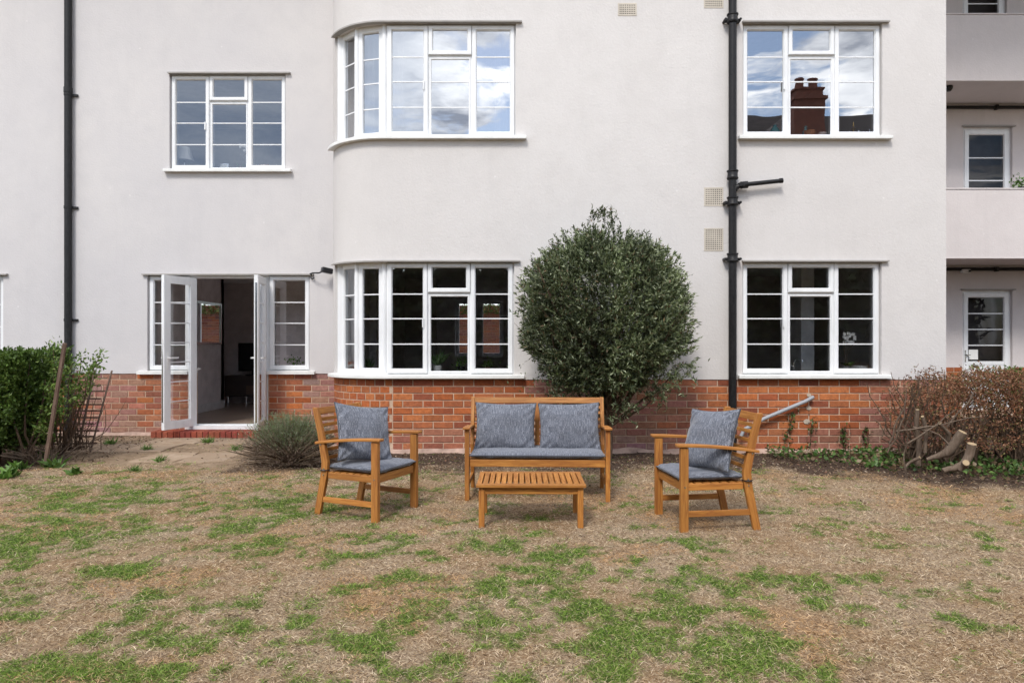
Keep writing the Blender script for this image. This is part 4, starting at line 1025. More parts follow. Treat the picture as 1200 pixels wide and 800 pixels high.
lavender()
def box_cloud(n,x0,x1,y0,y1,z0,z1,shell=.12,seed=0):
    """points on/near the faces of a rounded box"""
    P=np.stack([x0+(x1-x0)*RNG.random(n),y0+(y1-y0)*RNG.random(n),z0+(z1-z0)*RNG.random(n)],-1)
    d=np.minimum.reduce([P[:,0]-x0,x1-P[:,0],P[:,1]-y0,z1-P[:,2]])
    k=(d<shell)|(RNG.random(n)<.15); P=P[k]
    off=np.array([mnoise.noise(Vector(p)*2.7+Vector((seed,0,0))) for p in P])*.13
    c=np.array([(x0+x1)/2,(y0+y1)/2,(z0+z1)/2]); dd=(P-c)/np.array([x1-x0,y1-y0,z1-z0]); dd/=np.linalg.norm(dd,axis=1)[:,None]+1e-6
    return P+dd*off[:,None],dd
# --- left hedge
def left_hedge():
    t=thing('privet_hedge','dense clipped green hedge with a flat top at the left edge of the lawn','hedge',(-5.55,7.6,0))
    P,d=box_cloud(34000,-7.6,-5.0,6.95,8.0,.16,1.22,.30,5)
    f=np.clip((.7-P[:,2])/.6,0,1); P[:,0]-=f*.22*(P[:,0]>-5.6)
    D=d*.9+np.array([0,-.15,.35]); LP,LD,si=shoots(P,D/np.linalg.norm(D,axis=1)[:,None],6,.07,.6); n=len(LP)
    zz_=np.clip((LP[:,2]-.2)/1.0,0,1)
    col=pal(n,[(.07,.125,.02),(.10,.17,.03),(.05,.09,.016),(.14,.21,.045),(.085,.14,.028)])
    leafmesh('foliage',LP,LD,.028+.022*RNG.random(n),.016+.010*RNG.random(n),col,M_LEAF,t)
    mb=MB(); 
    for x in np.arange(-7.4,-4.9,.18):
        b=(x+random.uniform(-.05,.05),7.5+random.uniform(-.25,.2),-.02); branches(mb,b,[(b[0]+random.uniform(-.3,.3),b[1]+random.uniform(-.4,.2),random.uniform(.7,1.1)) for _ in range(4)],.014,5,.06)
    mb.build('stems',M_BARK,t,smooth=60)
left_hedge()
tag(leafmesh('courtyard_climber',PBUSH,rdir(len(PBUSH)),.06+.05*RNG.random(len(PBUSH)),.04+.03*RNG.random(len(PBUSH)),pal(len(PBUSH),[(.12,.17,.04),(.20,.22,.06),(.08,.12,.03)]),M_LEAF,None,(0,20.9,2.1)),'green climber on top of the far courtyard wall, seen through the lower corner window','climber')
def left_spray():
    b=W(72,520,7.75); t=thing('leafy_sapling','loose sapling with bright leaves arching out of the hedge over the trellis','plant',(b[0],b[1],0))
    mb=MB(); tips=[W(118,414,7.5),W(105,432,7.45),W(92,450,7.5),W(112,424,7.6),W(85,425,7.4),W(64,425,7.4),W(58,455,7.3),W(50,480,7.3),W(70,470,7.35),W(45,500,7.2),W(62,405,7.5),W(95,418,7.55)]
    branches(mb,(b[0],b[1],0),tips,.008,6,.05); mb.build('stems',M_BARK,t,smooth=60)
    P=[];D=[]
    for tp in tips:
        tp=Vector(tp); bb=Vector((b[0],b[1],.1))
        for k in range(120):
            f=1-random.random()**1.5*.45; p=bb.lerp(tp,f)+Vector((random.gauss(0,.035),random.gauss(0,.04),random.gauss(0,.03))); P.append(p); D.append((tp-bb).normalized()*.6+Vector((random.gauss(0,.6),random.gauss(0,.6),random.gauss(0,.4))))
    n=len(P); leafmesh('foliage',np.array(P),np.array(D),.032+.028*RNG.random(n),.014+.010*RNG.random(n),pal(n,[(.10,.18,.03),(.16,.25,.05),(.07,.13,.025),(.20,.27,.07)]),M_LEAF,t)
left_spray()
# trellis and leaning post at the left
def trellis():
    Yt=8.2; x0,x1=W(58,0,Yt)[0],W(108,0,Yt)[0]; t=thing('garden_trellis','dark brown wooden trellis leaning at the wall between hedge and brick base','trellis',((x0+x1)/2,Yt,0))
    m=MB()
    for k in range(11):
        z=.10+k*.075; m.bar((x0,Yt+z*.25,z),(x1-.0+random.uniform(-.05,.05),Yt+.02+z*.25,z+random.uniform(-.01,.01)),.010,.018)
    m.build('slats',M_WOODT,t)
    m=MB()
    for k in range(4):
        x=x0+.04+k*(x1-x0-.06)/3; m.bar((x,Yt-.01,0),(x+.06*(k-1),Yt+.23,.95),.02,.012)
    m.build('uprights',M_WOODT,t)
trellis()
a=W(52,520,7.2); b=W(76,402,7.1); m=MB(); m.bar((a[0],a[1],-.02),b,.034,.03,(0,1,0))
tag(m.build('leaning_post',M_WOODT,None,bevel=.004),'grey-brown wooden post leaning out of the left hedge','post')
# dead twigs left and twiggy climber on the trellis
def twigs(name,label,cx,cy,z0,n,spread,hgt,mat,cols=(.012,.004)):
    mb=MB()
    for k in range(n):
        b=Vector((cx+random.gauss(0,spread[0]*.5),cy+random.gauss(0,spread[1]*.5),z0)); t=b+Vector((random.gauss(0,spread[0]),random.gauss(0,spread[1]),random.uniform(.1,hgt)))
        branches(mb,tuple(b),[tuple(t)],random.uniform(*sorted(cols)),5,.05,0,.0015)
    return tag(mb.build(name,mat,None,smooth=60),label,'twigs')
c=W(88,480,8.0); twigs('bare_twigs','tangle of bare brown twigs climbing the trellis beside the brick base',c[0],8.05,.05,55,(.22,.08),.85,M_BARK,(.002,.005))
c=G(48,545); twigs('dead_branches','heap of dead pruned branches at the foot of the left hedge',c[0],c[1]+.1,.01,50,(.26,.2),.22,M_BARKP,(.003,.009))
# weeds
def weed(px,py,s,nl,label,group=None,wide=.3,cols=None,cat='plant'):
    c=G(px,py); t=None; n=nl; a=RNG.random(n)*6.283; el=.25+RNG.random(n)*.9
    D=np.stack([np.cos(a)*np.cos(el),np.sin(a)*np.cos(el),np.sin(el)],-1); P=np.tile([[c[0],c[1],.0]],(n,1))+RNG.normal(size=(n,3))*np.array([s*.18,s*.18,.004])
    o=leafmesh('weed',P,D,s*(.6+.5*RNG.random(n)),s*wide*(.7+.5*RNG.random(n)),pal(n,cols or [(.10,.20,.03),(.14,.25,.05),(.08,.15,.03)]),M_LEAF,None,(c[0],c[1],0)); tag(o,label,cat,group); return o
wg='broad-leaved weeds at the foot of the left hedge'
weed(62,548,.15,34,'bright broad-leaved weed growing beside the heap of dead branches',wg)
weed(52,540,.17,18,'upright broad-leaved weed among the dead branches',wg,.22)
weed(88,555,.10,30,'small rounded weed at the right end of the weed clump',wg,.5)
weed(6,560,.15,34,'broad-leaved weed cut by the left edge of the picture',wg,.35)
weed(20,550,.12,28,'low weed under the hedge, near the left edge',wg,.35)
pg='small weed tufts in the paving by the doors'
for (px,py,s,lb) in ((172,528,.10,'weed tuft left of the brick step'),(187,541,.11,'weed tuft on the paving in front of the brick step'),(244,519,.12,'weed tuft growing against the middle of the brick step'),(277,528,.11,'weed tuft on the paving near the lavender bush'),(158,552,.09,'weed tuft at the front left of the paving'),(130,521,.12,'weed tuft at the wall between trellis and step')):
    weed(px,py,s,60,lb,pg,.09)
# --- right: dead brown hedge with cut stumps
def dead_hedge():
    t=thing('dead_hedge','half-dead reddish brown hedge with sawn stumps at the right edge','hedge',(5.2,7.2,0))
    P,d=box_cloud(22000,4.05,7.6,6.75,7.95,.25,1.0,.34,9)
    lf=np.clip((4.7-P[:,0])/.8,0,1); k=(RNG.random(len(P))>lf*.75)&(P[:,2]<1.06-.40*lf)&(RNG.random(len(P))>.25*(P[:,2]<.6)); P=P[k]; d=d[k]
    D=d*.6+RNG.normal(size=P.shape)*.5; LP,LD,si=shoots(P,D/np.linalg.norm(D,axis=1)[:,None],4,.08,.7); n=len(LP)
    leafmesh('dead_foliage',LP,LD,.016+.020*RNG.random(n),.008+.009*RNG.random(n),pal(n,[(.19,.085,.05),(.26,.125,.07),(.13,.06,.036),(.31,.18,.11),(.17,.09,.06),(.14,.12,.05)]),M_DRY,t)
    P,d=box_cloud(2200,5.35,7.6,7.3,8.1,.78,1.04,.12,19); LP,LD,si=shoots(P,d*.5+np.array([0,-.2,.7]),5,.06,.6); n=len(LP)
    o=leafmesh('green_foliage',LP,LD,.022+.02*RNG.random(n),.012+.008*RNG.random(n),pal(n,[(.12,.20,.03),(.18,.27,.05),(.08,.14,.02)]),M_LEAF,t); o['label']='fresh green growth on the top of the hedge'
    mb=MB()
    for k in range(70):
        b=(random.uniform(4.1,6.9),random.uniform(7.0,7.7),-.02); tips=[(b[0]+random.gauss(0,.22),b[1]+random.gauss(0,.2),random.uniform(.5,.98)) for _ in range(3)]
        branches(mb,b,tips,random.uniform(.006,.013),6,.08)
    mb.build('twigs',M_BARK,t,smooth=60)
    mb=MB()
    for (a,b) in (((1040,530),(1060,478)),((1062,520),(1120,480)),((1050,505),(1150,488)),((1042,520),(1062,455)),((1070,500),(1118,525)),((1110,500),(1145,455)),((1062,560),(1063,500))):
        branches(mb,W(*a,6.75),[W(*b,6.6)],.007,6,.05)
    o=mb.build('pale_stems',M_BARKP,t,smooth=60)
    for pts,r in (([W(1086,538,6.72),W(1098,535,6.70),W(1110,530,6.66),W(1120,518,6.62),W(1128,506,6.58)],[.020,.034,.052,.052,.050]),
                  ([W(1105,551,6.45),W(1118,548,6.43),W(1130,544,6.41),W(1136,533,6.40),W(1139,520,6.39)],[.028,.038,.050,.048,.046]),
                  ([W(1124,549,6.42),W(1130,545,6.38),W(1132,542,6.34)],[.034,.037,.036]),
                  ([W(1076,546,6.9),W(1077,520,6.9),W(1074,498,6.88),W(1075,480,6.85)],[.032,.028,.025,.024]),
                  ([W(1084,530,6.8),W(1085,505,6.78),W(1081,488,6.75)],[.022,.021,.020]),
                  ([W(1110,522,6.8),W(1112,508,6.75),W(1101,496,6.7)],[.024,.024,.022]),
                  ([W(1060,548,6.85),W(1068,540,6.85),W(1078,536,6.8)],[.012,.018,.02])):
        m=MB(); q=[Vector(p) for p in pts]; q2=[]; r2=[]
        for i in range(len(q)-1):
            for f in (0,.5): q2.append(q[i].lerp(q[i+1],f)+Vector((random.uniform(-.006,.006),)*3)); r2.append((r[i]*(1-f)+r[i+1]*f)*.82)
        q2.append(q[-1]); r2.append(r[-1]*.82)
        so=None; r2=[x*random.uniform(.88,1.12) for x in r2]; m.tube(q2,r2,10); so=m.build('stump',M_BARKP,t,smooth=50)
        e=(q2[-1]-q2[-2]).normalized(); m=MB(); m.tube([q2[-1]+e*.0005,q2[-1]+e*.004],[r2[-1]*.93,r2[-1]*.9],10); m.build('cut_face',M_CUT,so)
dead_hedge()
# --- ivy ground cover
def ivy():
    n=15000; x=2.9+RNG.random(n)*4.6; y=5.7+RNG.random(n)*2.35
    edge=np.where(x<4.0,7.55-(x-3.0)*.75,6.75-(x-4.0)*.42); dens=sstep(-.1,.3,y-edge+(fbm(x*2.5,y*2.5,3,91)-.5)*.9)
    k=(RNG.random(n)<dens*np.clip(fbm(x*5,y*5,2,92)*1.9-.25,0,1)); x=x[k];y=y[k]; n=len(x)
    P=np.stack([x,y,.02+.09*RNG.random(n)*np.clip(fbm(x*3,y*3,2,93)*2-.3,.2,1)],-1); D=np.stack([RNG.normal(size=n),RNG.normal(size=n)-.5,.25*RNG.random(n)+.1],-1)
    o=leafmesh('ivy',P,D,.030+.032*RNG.random(n),.026+.028*RNG.random(n),pal(n,[(.06,.125,.025),(.09,.17,.035),(.045,.09,.02),(.13,.22,.055),(.07,.13,.03),(.17,.11,.06),(.24,.17,.10)]),M_LEAF,None,None,.10)
    tag(o,'green ivy creeping over the soil under the dead hedge','ivy',kind='stuff')
ivy()
def wall_ivy(pts,label,n=90):
    b=W(pts[0][0],pts[0][1],D1-.05); t=thing('climbing_ivy',label,'climber',(b[0],b[1],b[2]),group='thin climbers on the brick base')
    mb=MB(); q=[W(a,c,D1-.012) for a,c in pts]; mb.tube(q,.004,5); mb.build('stem',M_BARK,t)
    P=[]; 
    for k in range(n):
        i=random.randrange(len(q)-1); p=Vector(q[i]).lerp(Vector(q[i+1]),random.random()); P.append((p.x+random.gauss(0,.03),D1-.02-random.random()*.03,p.z+random.gauss(0,.03)))
    P=np.array(P); D=RNG.normal(size=P.shape)*np.array([1,.2,1])+np.array([0,-.4,-.2])
    leafmesh('leaves',P,D,.022+.02*RNG.random(n),.018+.016*RNG.random(n),pal(n,[(.05,.09,.02),(.09,.14,.035),(.10,.06,.035)]),M_LEAF,t)
wall_ivy([(916,535),(920,515),(926,498),(930,482)],'thin climber on the brick below the slanting grey pipe')
wall_ivy([(949,532),(950,515),(951,500),(953,488)],'thin climber below the cement patches, right of the grey pipe',50)
wall_ivy([(990,532),(988,512),(987,500)],'sparse climber on the brick below the right window')
wall_ivy([(1012,530),(1012,515),(1013,502)],'sparse climber on the brick close to the dead hedge',50)

# ------------------------------------------------------------------ things seen indoors
def curtain(x0,x1,y,z0,z1,label,d=.03,path=None,name='curtain'):
    mb=MB(); n=60; vs=[];fs=[]
    for i in range(n+1):
        f=i/n; yy=y+d*math.sin(f*(x1-x0)/.085*6.28)+.01*math.sin(f*37)
        p=(x0+(x1-x0)*f,yy) if path is None else path(f,yy-y)
        vs+= [(p[0],p[1],z0),(p[0],p[1],z1)]
    for i in range(n): fs.append((2*i,2*i+2,2*i+3,2*i+1))
    mb.add(vs,fs); o=mb.build(name,M_CURT,None,smooth=80); s=o.modifiers.new('thick','SOLIDIFY'); s.thickness=.003
    return tag(o,label,'curtain',group='white curtains at the curved corner windows')
curtain(-1.54,-1.34,8.62,3.6,5.1,'gathered white curtain at the left of the flat upper corner window')
curtain(-.22,.05,8.62,3.6,5.1,'gathered white curtain at the right of the flat upper corner window')
def arcp(t0,t1,r): return lambda f,o:(AX-(r+o)*math.sin(R(t0+(t1-t0)*f)),D1+RA-(r+o)*math.cos(R(t0+(t1-t0)*f)))
curtain(0,.5,0,3.6,5.1,'white curtain behind the curved panes of the upper corner window',.02,arcp(62,10,.55))
curtain(0,.35,0,.8,2.4,'white curtain behind the curved panes of the lower corner window',.02,arcp(62,33,.55))
def potted(name,x,y,z,kind,label,cat='plant',pot=M_POTW,ps=.06,h=.2,n=40):
    t=thing(name,label,cat,(x,y,z)); m=MB(); m.lathe([(ps*.72,0),(ps*.8,.01),(ps,ps*1.4),(ps*.93,ps*1.4),(ps*.88,ps*1.2)],(x,y,z),18); m.build('pot',pot,t,smooth=40)
    zt=z+ps*1.2
    if kind=='spiky':
        a=RNG.random(n)*6.28; el=.5+RNG.random(n)*1.0; D=np.stack([np.cos(a)*np.cos(el),np.sin(a)*np.cos(el),np.sin(el)],-1)
        leafmesh('leaves',np.tile([[x,y,zt]],(n,1))+RNG.normal(size=(n,3))*.008,D,h*(.6+.5*RNG.random(n)),np.full(n,h*.09),pal(n,[(.12,.22,.08),(.2,.3,.14),(.08,.16,.05)]),M_LEAF,t)
    elif kind=='bushy':
        P=np.array([[x,y,zt+h*.35]])+RNG.normal(size=(n,3))*np.array([h*.33,h*.25,h*.25]); leafmesh('leaves',P,rdir(n)+np.array([0,0,.5]),np.full(n,h*.28),np.full(n,h*.13),pal(n,[(.10,.22,.04),(.16,.3,.06),(.07,.14,.03)]),M_LEAF,t)
    else:
        m=MB(); pts=[(x,y,zt),(x-.02,y,zt+h*.6),(x-.0,y,zt+h*.95),(x+.10,y,zt+h)]; m.tube(pts,.004,5); m.tube([(x,y,zt),(x+.02,y,zt+h*.5),(x+.12,y,zt+h*.75)],.004,5); m.build('stem',M_BARK,t)
        k=0; V=MB()
        for q in range(n):
            f=random.random(); c=Vector((x-.03+.14*f,y-.01+random.gauss(0,.01),zt+h*(.72+.3*random.random()))); 
            for s in range(5):
                a=s*1.2566+random.random(); d=Vector((math.cos(a),-.3,math.sin(a))); p=c+d*.022; w=Vector((-math.sin(a),0,math.cos(a)))*.011
                V.add([c,c+d*.012+w,p,c+d*.012-w],[(0,1,2,3)])
        V.build('flowers',M_POTW,t); nn=8; a=RNG.random(nn)*6.28; leafmesh('leaves',np.tile([[x,y,zt]],(nn,1)),np.stack([np.cos(a),np.sin(a),.6+0*a],-1),np.full(nn,.12),np.full(nn,.035),pal(nn,[(.06,.13,.03)]),M_LEAF,t)
    return t
def ledge(x0,x1,y0,y1,z): 
    m=MB(); m.box(x0,x1,y0,y1,z-.03,z); return m.build('window_ledge',M_SKIRT,BL)
ledge(AX-.35,.02,D1+.09,D1+.42,zb0+.025); ledge(AX-.35,.04,D1+.09,D1+.42,zb1+.03); 
ledge(xx(870),xx(1033),D1+.09,D1+.42,zb0+.025); ledge(xx(870),xx(1033),D1+.09,D1+.42,zb1+.03)
ledge(LX(199),LX(335),D2+.09,D2+.40,lz1b+.03); ledge(LX(173),LX(222),D2+.09,D2+.36,lz0b+.03); ledge(LX(314),LX(363),D2+.09,D2+.36,lz0b+.03)
yb=D1+.2; zl=zb0+.026
def IX(px,y): return (px-600)/F*y
potted('spiky_plant',IX(512.5,yb),yb,zl,'spiky','spiky green plant in a white pot behind the middle pane of the lower corner window',ps=.055,h=.24,n=46)
potted('small_plant',IX(541,yb+.15),yb+.15,zl,'bushy','small leafy plant in a dark pot at the edge of the lower corner window',pot=M_BLK,ps=.04,h=.14,n=60)
potted('small_plant',IX(571,yb+.05),yb+.05,zl,'bushy','small leafy plant behind the right pane of the lower corner window',pot=M_CLAY,ps=.035,h=.13,n=60)
potted('small_plant',IX(431,yb+.1),D1+.38,zl,'spiky','small spiky plant behind the narrow curved pane of the lower corner window',pot=M_CLAY,ps=.035,h=.16,n=40)
potted('small_plant',IX(345,D2+.25),D2+.25,lz0b+.031,'bushy','small plant behind the sidelight right of the open doors',pot=M_POTW,ps=.035,h=.16,n=60)
potted('orchid',IX(991,yb),yb,zl,'orchid','white orchid behind the right pane of the ground floor right window',pot=M_GREYP,ps=.05,h=.40,n=22)
potted('orchid',IX(283,D2+.25),D2+.25,lz1b+.031,'orchid','white orchid behind the middle pane of the upper left window',pot=M_CLAY,ps=.045,h=.33,n=18)
m=MB(); x=IX(1007,yb); m.lathe([(.05,0),(.08,.03),(.095,.07),(.088,.07),(.07,.03)],(x,yb,zl),20); tag(m.build('ceramic_bowl',M_POTW,None,smooth=40),'white ceramic bowl beside the orchid in the ground floor right window','bowl')
# kitchen tap
x=IX(930,yb+.1); m=MB(); m.tube([(x,yb+.1,zl),(x,yb+.1,zl+.10),(x+.02,yb+.08,zl+.15),(x+.07,yb+.03,zl+.15),(x+.08,yb+.02,zl+.12)],.010,8); m.tube([(x,yb+.1,zl+.05),(x-.04,yb+.1,zl+.09)],.006,6)
tag(m.build('kitchen_tap',M_STEEL,None,smooth=40),'steel kitchen tap behind the ground floor right window','tap')
m=MB(); x=IX(944,9.4); m.box(x-.06,x+.12,9.4,9.9,.12,2.3); tag(m.build('tall_cupboard',M_SKIRT,None,bevel=.01),'pale tall cupboard inside the ground floor right room','cupboard')
# first-floor right window: vases and bottles
zu=zb1+.031
def vase(name,px,prof,mat,label,cat='vase',y=yb): 
    x=IX(px,y); m=MB(); m.lathe(prof,(x,y,zu),20); tag(m.build(name,mat,None,smooth=40),label,cat)
vase('teal_vase',908,[(.03,0),(.065,.03),(.07,.07),(.045,.12),(.02,.15),(.03,.165)],M_TEAL,'rounded teal vase behind the left pane of the upper right window')
vase('plant_pot',949,[(.045,0),(.06,.05),(.065,.10),(.058,.10)],M_CLAY,'pale clay pot on the ledge of the upper right window','pot')
vase('ceramic_bottle',944,[(.025,0),(.04,.04),(.04,.12),(.015,.16),(.02,.19)],M_TEAL,'dark green bottle behind the clay pot in the upper right window','bottle',yb+.12)
vase('small_pot',964,[(.04,0),(.05,.04),(.05,.075),(.045,.075)],M_POTW,'small pale pot beside the clay pot in the upper right window','pot')
vase('brass_candlestick',1000,[(.03,0),(.01,.02),(.012,.10),(.03,.12),(.012,.14),(.008,.20)],M_BRASS,'brass candlestick among glasses in the upper right window','candlestick')
for k,(px,s) in enumerate(((989,.8),(995,1.0),(1006,1.1),(1013,.8),(1019,1.2))):
    vase('drinking_glass',px,[(.02*s,0),(.022*s,.1*s),(.02*s,.1*s)],M_STEEL,['short glass left of the candlestick','tall glass just left of the candlestick','tall glass just right of the candlestick','short glass second from the right end of the ledge','tall glass at the right end of the upper right window'][k],'glass',yb+.03)
# upper left window: table lamp, frames
x=IX(216,D2+.30); y=D2+.30; z=lz1b+.031
t=thing('table_lamp','table lamp with a white conical shade behind the upper left window','lamp',(x,y,z-.5))
m=MB(); m.lathe([(.07,-.5),(.07,-.48),(.012,-.46),(.012,.19),(.02,.2)],(x,y,z),14); m.build('lamp_stand',M_STEEL,t)
m=MB(); m.lathe([(.13,.17),(.075,.36),(.07,.36),(.125,.17)],(x,y,z),24); m.build('lamp_shade',M_LAMP,t,smooth=40)
m=MB(); m.box(x-.25,x+.35,y-.1,y+.35,z-.52,z-.5); tt=m.build('side_table',M_DKWOOD,None); tag(tt,'dark side table carrying the lamp behind the upper left window','table')
m=MB()
for sx in (-.22,.32):
    for sy in (-.07,.32): m.box(x+sx-.015,x+sx+.015,y+sy-.015,y+sy+.015,2.96,z-.52)
m.build('leg',M_DKWOOD,tt)
for (px,w,h,mt,lb) in ((309,.14,.10,M_CLAY,'small wooden picture frame at the right of the upper left window'),(262,.13,.11,M_STEEL,'small silver picture frame in the middle of the upper left window')):
    x=IX(px,D2+.2); z=lz1b+.031; t=thing('picture_frame',lb,'picture frame',(x,D2+.2,z)); M=Matrix.Translation((x-w/2,D2+.2,z))@Matrix.Rotation(R(-8),4,'X')@Matrix(((1,0,0,0),(0,-1,0,0),(0,0,1,0),(0,0,0,1)))
    m=MB(); m.ring(M,0,w,0,h,.015,-.012,0,.002); m.build('frame',mt,t); m=MB(); m.box(.012,w-.012,-.01,-.004,.012,h-.012,M); m.build('picture',M_PAPER,t)
# living room behind the French doors
zf=.111
t=thing('wall_mirror','rectangular framed mirror on the lilac wall inside the open doors','mirror',(-5.19,11.95,1.6))
z0,z1=1.29,1.93; ya,ybm=11.49,12.42
m=MB()
m.box(-5.20,-5.165,ya-.04,ya,z0-.04,z1+.04); m.box(-5.20,-5.165,ybm,ybm+.04,z0-.04,z1+.04); m.box(-5.199,-5.166,ya,ybm,z0-.04,z0); m.box(-5.199,-5.166,ya,ybm,z1,z1+.04); m.build('frame',M_STEEL,t)
m=MB(); m.box(-5.2,-5.18,ya,ybm,z0,z1); m.build('mirror_glass',M_MIRROR,t)
t=thing('radiator','white radiator inside the doors, seen end-on at the left jamb','radiator',(-4.9,D2+.36,zf))
m=MB(); m.box(-5.15,-4.62,D2+.32,D2+.40,zf+.08,.90)
for k in range(12): xk=-5.13+k*.044; m.box(xk,xk+.025,D2+.405,D2+.415,zf+.12,.86)
m.build('panel',M_SKIRT,t,bevel=.006)
m=MB(); m.tube([(-4.63,D2+.36,zf),(-4.63,D2+.36,zf+.09)],.012,8); m.tube([(-5.1,D2+.36,zf),(-5.1,D2+.36,zf+.09)],.012,8); m.build('pipes',M_STEEL,t)
yt=13.1; xa,xb=IX(266,yt)-.05,IX(312,yt)
t=thing('tv_stand','low dark television stand on thin legs in the room behind the doors','tv stand',((xa+xb)/2,yt+.2,zf))
m=MB(); m.box(xa,xb,yt,yt+.4,zf+.16,zf+.55); m.build('cabinet',M_DKWOOD,t,bevel=.008)
m=MB(); m.box((xa+xb)/2+.02,xb-.03,yt-.008,yt+.0,zf+.2,zf+.36); m.build('drawer_front',M_WOODT,t)
for x in (xa+.05,(xa+xb)/2,xb-.05): 
    m=MB(); m.tube([(x,yt+.05,zf),(x,yt+.05,zf+.16)],.012,8); m.build('leg',M_STEEL,t)
t=thing('television','black flat television standing on the dark stand indoors','television',(xb-.35,yt+.2,zf+.55))
m=MB(); m.box(IX(275,yt),IX(306,yt)+.2,yt+.17,yt+.20,zf+.63,zf+1.0+.16); m.build('screen',M_BLK,t,bevel=.004)
m=MB(); m.box(IX(285,yt),IX(300,yt),yt+.1,yt+.28,zf+.551,zf+.565); m.box(IX(291,yt),IX(294,yt),yt+.175,yt+.195,zf+.565,zf+.64); m.build('foot',M_BLK,t)
# balcony plant
c=W(1197,222,YB+.25); t=potted('balcony_plant',c[0],c[1],c[2]-.05,'bushy','dark plant poking above the lower balcony wall at the right edge',pot=M_BLK,ps=.06,h=.22,n=80)

# ------------------------------------------------------------------ across the garden (behind the camera, seen in the window reflections)
HB=thing('brick_house','brick house with dark tiled roof and chimney, mirrored in the upper right window','house',(13,-13,0))
m=MB(); m.box(8.3,20,-17,-9.4,0,7.6); m.build('wall',M_CLAY,HB)
m=MB(); yr=-13.2; zr=10.4
m.add([(7.9,-9.0,7.5),(20.4,-9.0,7.5),(20.4,yr,zr+.5),(7.9,yr,zr+.5),(7.9,-17.4,7.5),(20.4,-17.4,7.5)],[(0,1,2,3),(3,2,5,4),(0,3,4),(1,5,2),(0,4,5,1)]); rf=m.build('roof',M_ROOF,HB)
def chim():
    Yv=16.4+11.6; cx=(945-600)/F*Yv; m=MB(); y0=-11.6
    zc=lambda py:CH+(400-py)/F*Yv
    m.box(cx-.62,cx+.62,y0-.5,y0+.5,7.5,zc(121)); m.box(cx-.70,cx+.70,y0-.58,y0+.58,zc(121),zc(117)); m.box(cx-.55,cx+.55,y0-.45,y0+.45,zc(117),zc(108)); m.box(cx-.62,cx+.62,y0-.5,y0+.5,zc(108),zc(106))
    return m,cx,y0,zc
m,cx,y0,zc=chim(); MC=plain('dark_brick',(.17,.065,.045),.9,.3,8); m.build('chimney',MC,rf)
m=MB()
for s in (-1,1): m.lathe([(.17,0),(.15,.4),(.19,.42),(.19,.5)],(cx+s*.27,y0,zc(106)),12)
m.build('chimney_pot',MC,rf)
def bg_hedge():
    t=thing('tall_hedge','tall dark hedge across the garden, mirrored in the ground floor windows','hedge',(0,-6,0))
    n=26000; x=(RNG.random(n)*2-1)*20; y=-6+RNG.normal(size=n)*.35; top=4.0+.5*fbm(x*.5,x*0,3,5); z=RNG.random(n)**.8*top
    P=np.stack([x,y,z],-1); leafmesh('foliage',P,rdir(n),.25+.2*RNG.random(n),.14+.1*RNG.random(n),pal(n,[(.03,.05,.015),(.05,.075,.02),(.02,.035,.012)]),M_LEAF,t)
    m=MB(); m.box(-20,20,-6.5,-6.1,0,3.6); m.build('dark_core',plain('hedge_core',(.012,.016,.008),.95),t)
bg_hedge()

# ------------------------------------------------------------------ sky, light, camera
w=bpy.data.worlds.new('World'); SC.world=w; w.use_nodes=True; nt=w.node_tree; bg=nt.nodes['Background']
SUN_EL,SUN_AZ=R(48),R(200)      # azimuth measured like sun_rotation
sky=N(nt,'ShaderNodeTexSky',sky_type='NISHITA'); sky.sun_disc=False; sky.sun_elevation=SUN_EL; sky.sun_rotation=SUN_AZ; sky.air_density=1; sky.dust_density=1.0
dv=texco(nt,'Generated'); nrm=N(nt,'ShaderNodeVectorMath',{0:dv},operation='NORMALIZE').outputs[0]
sx_=nt.nodes.new('ShaderNodeSeparateXYZ'); nt.links.new(nrm,sx_.inputs[0])
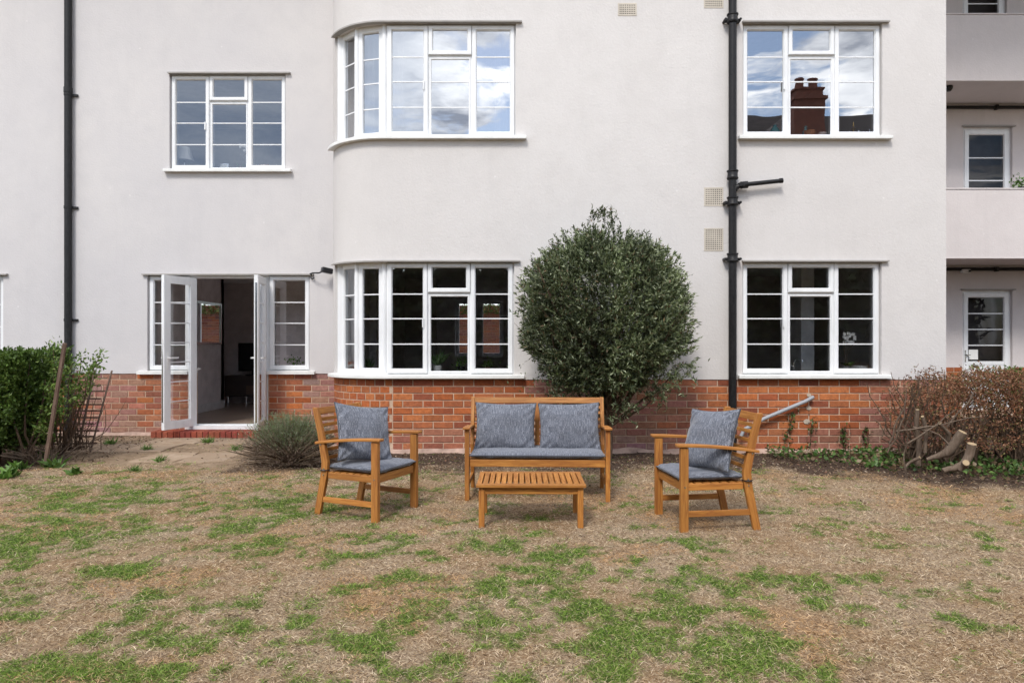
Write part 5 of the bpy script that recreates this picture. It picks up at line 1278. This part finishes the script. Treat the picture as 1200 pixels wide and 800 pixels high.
# project direction on a cloud deck so clouds flatten towards the horizon
zc_=N(nt,'ShaderNodeMath',{0:sx_.outputs[2],1:.10},operation='MAXIMUM').outputs[0]
cx_=N(nt,'ShaderNodeMath',{0:sx_.outputs[0],1:zc_},operation='DIVIDE').outputs[0]; cy_=N(nt,'ShaderNodeMath',{0:sx_.outputs[1],1:zc_},operation='DIVIDE').outputs[0]
cv=N(nt,'ShaderNodeCombineXYZ',{0:cx_,1:cy_,2:0.0}).outputs[0]
cn=noisen(nt,mapping(nt,cv,(1.0,.75,1),(3.3,1.2,0)),1.9,10,.62,.4)
cov=ramp(nt,cn,[(.455,(0,0,0)),(.54,(1,1,1))])
n2=noisen(nt,mapping(nt,cv,(1,1,1),(9.1,4.0,0)),1.3,8,.6)
shade=ramp(nt,n2,[(.38,(3.0,3.3,4.0)),(.50,(10,10.2,10.6)),(.62,(14,14,14))])
def spot(dir_,c0,c1):
    d=Vector(dir_).normalized(); dp=N(nt,'ShaderNodeVectorMath',{0:nrm,1:tuple(d)},operation='DOT_PRODUCT').outputs['Value']
    return ramp(nt,dp,[(c0,(0,0,0)),(c1,(1,1,1))],'EASE')
shade=mixc(nt,spot((-.42,-.86,.30),.93,.985),shade,ramp(nt,cn,[(.35,(2.3,3.0,4.3)),(.65,(4.4,5.0,6.0))]))       # the slate-grey rain cloud
cov=mixc(nt,spot((-.42,-.86,.30),.94,.985),cov,(1,1,1))
colr=mixc(nt,cov,sky.outputs[0],shade)
nt.links.new(colr,bg.inputs['Color']); bg.inputs['Strength'].default_value=.12
sd=bpy.data.lights.new('sun','SUN'); sd.energy=1.4; sd.angle=R(14); sd.color=(1,.96,.90); so=bpy.data.objects.new('sun',sd); COL.objects.link(so)
# light comes from behind the camera, a little to the left
az=R(200); dirv=Vector((math.sin(az)*math.cos(SUN_EL),math.cos(az)*math.cos(SUN_EL),math.sin(SUN_EL)))
so.rotation_euler=dirv.to_track_quat('Z','Y').to_euler()
cam=bpy.data.cameras.new('camera'); co=bpy.data.objects.new('camera',cam); COL.objects.link(co); co.location=(0,0,CH); co.rotation_euler=(R(90),0,0)
cam.sensor_width=36; cam.lens=F/1200*36; cam.clip_end=1000; cam.clip_start=.05; SC.camera=co
SC.view_settings.view_transform='Standard'; SC.view_settings.look='None'; SC.view_settings.exposure=0.90; SC.view_settings.gamma=1
SC.cycles.max_bounces=12; SC.cycles.diffuse_bounces=6; SC.cycles.transparent_max_bounces=16
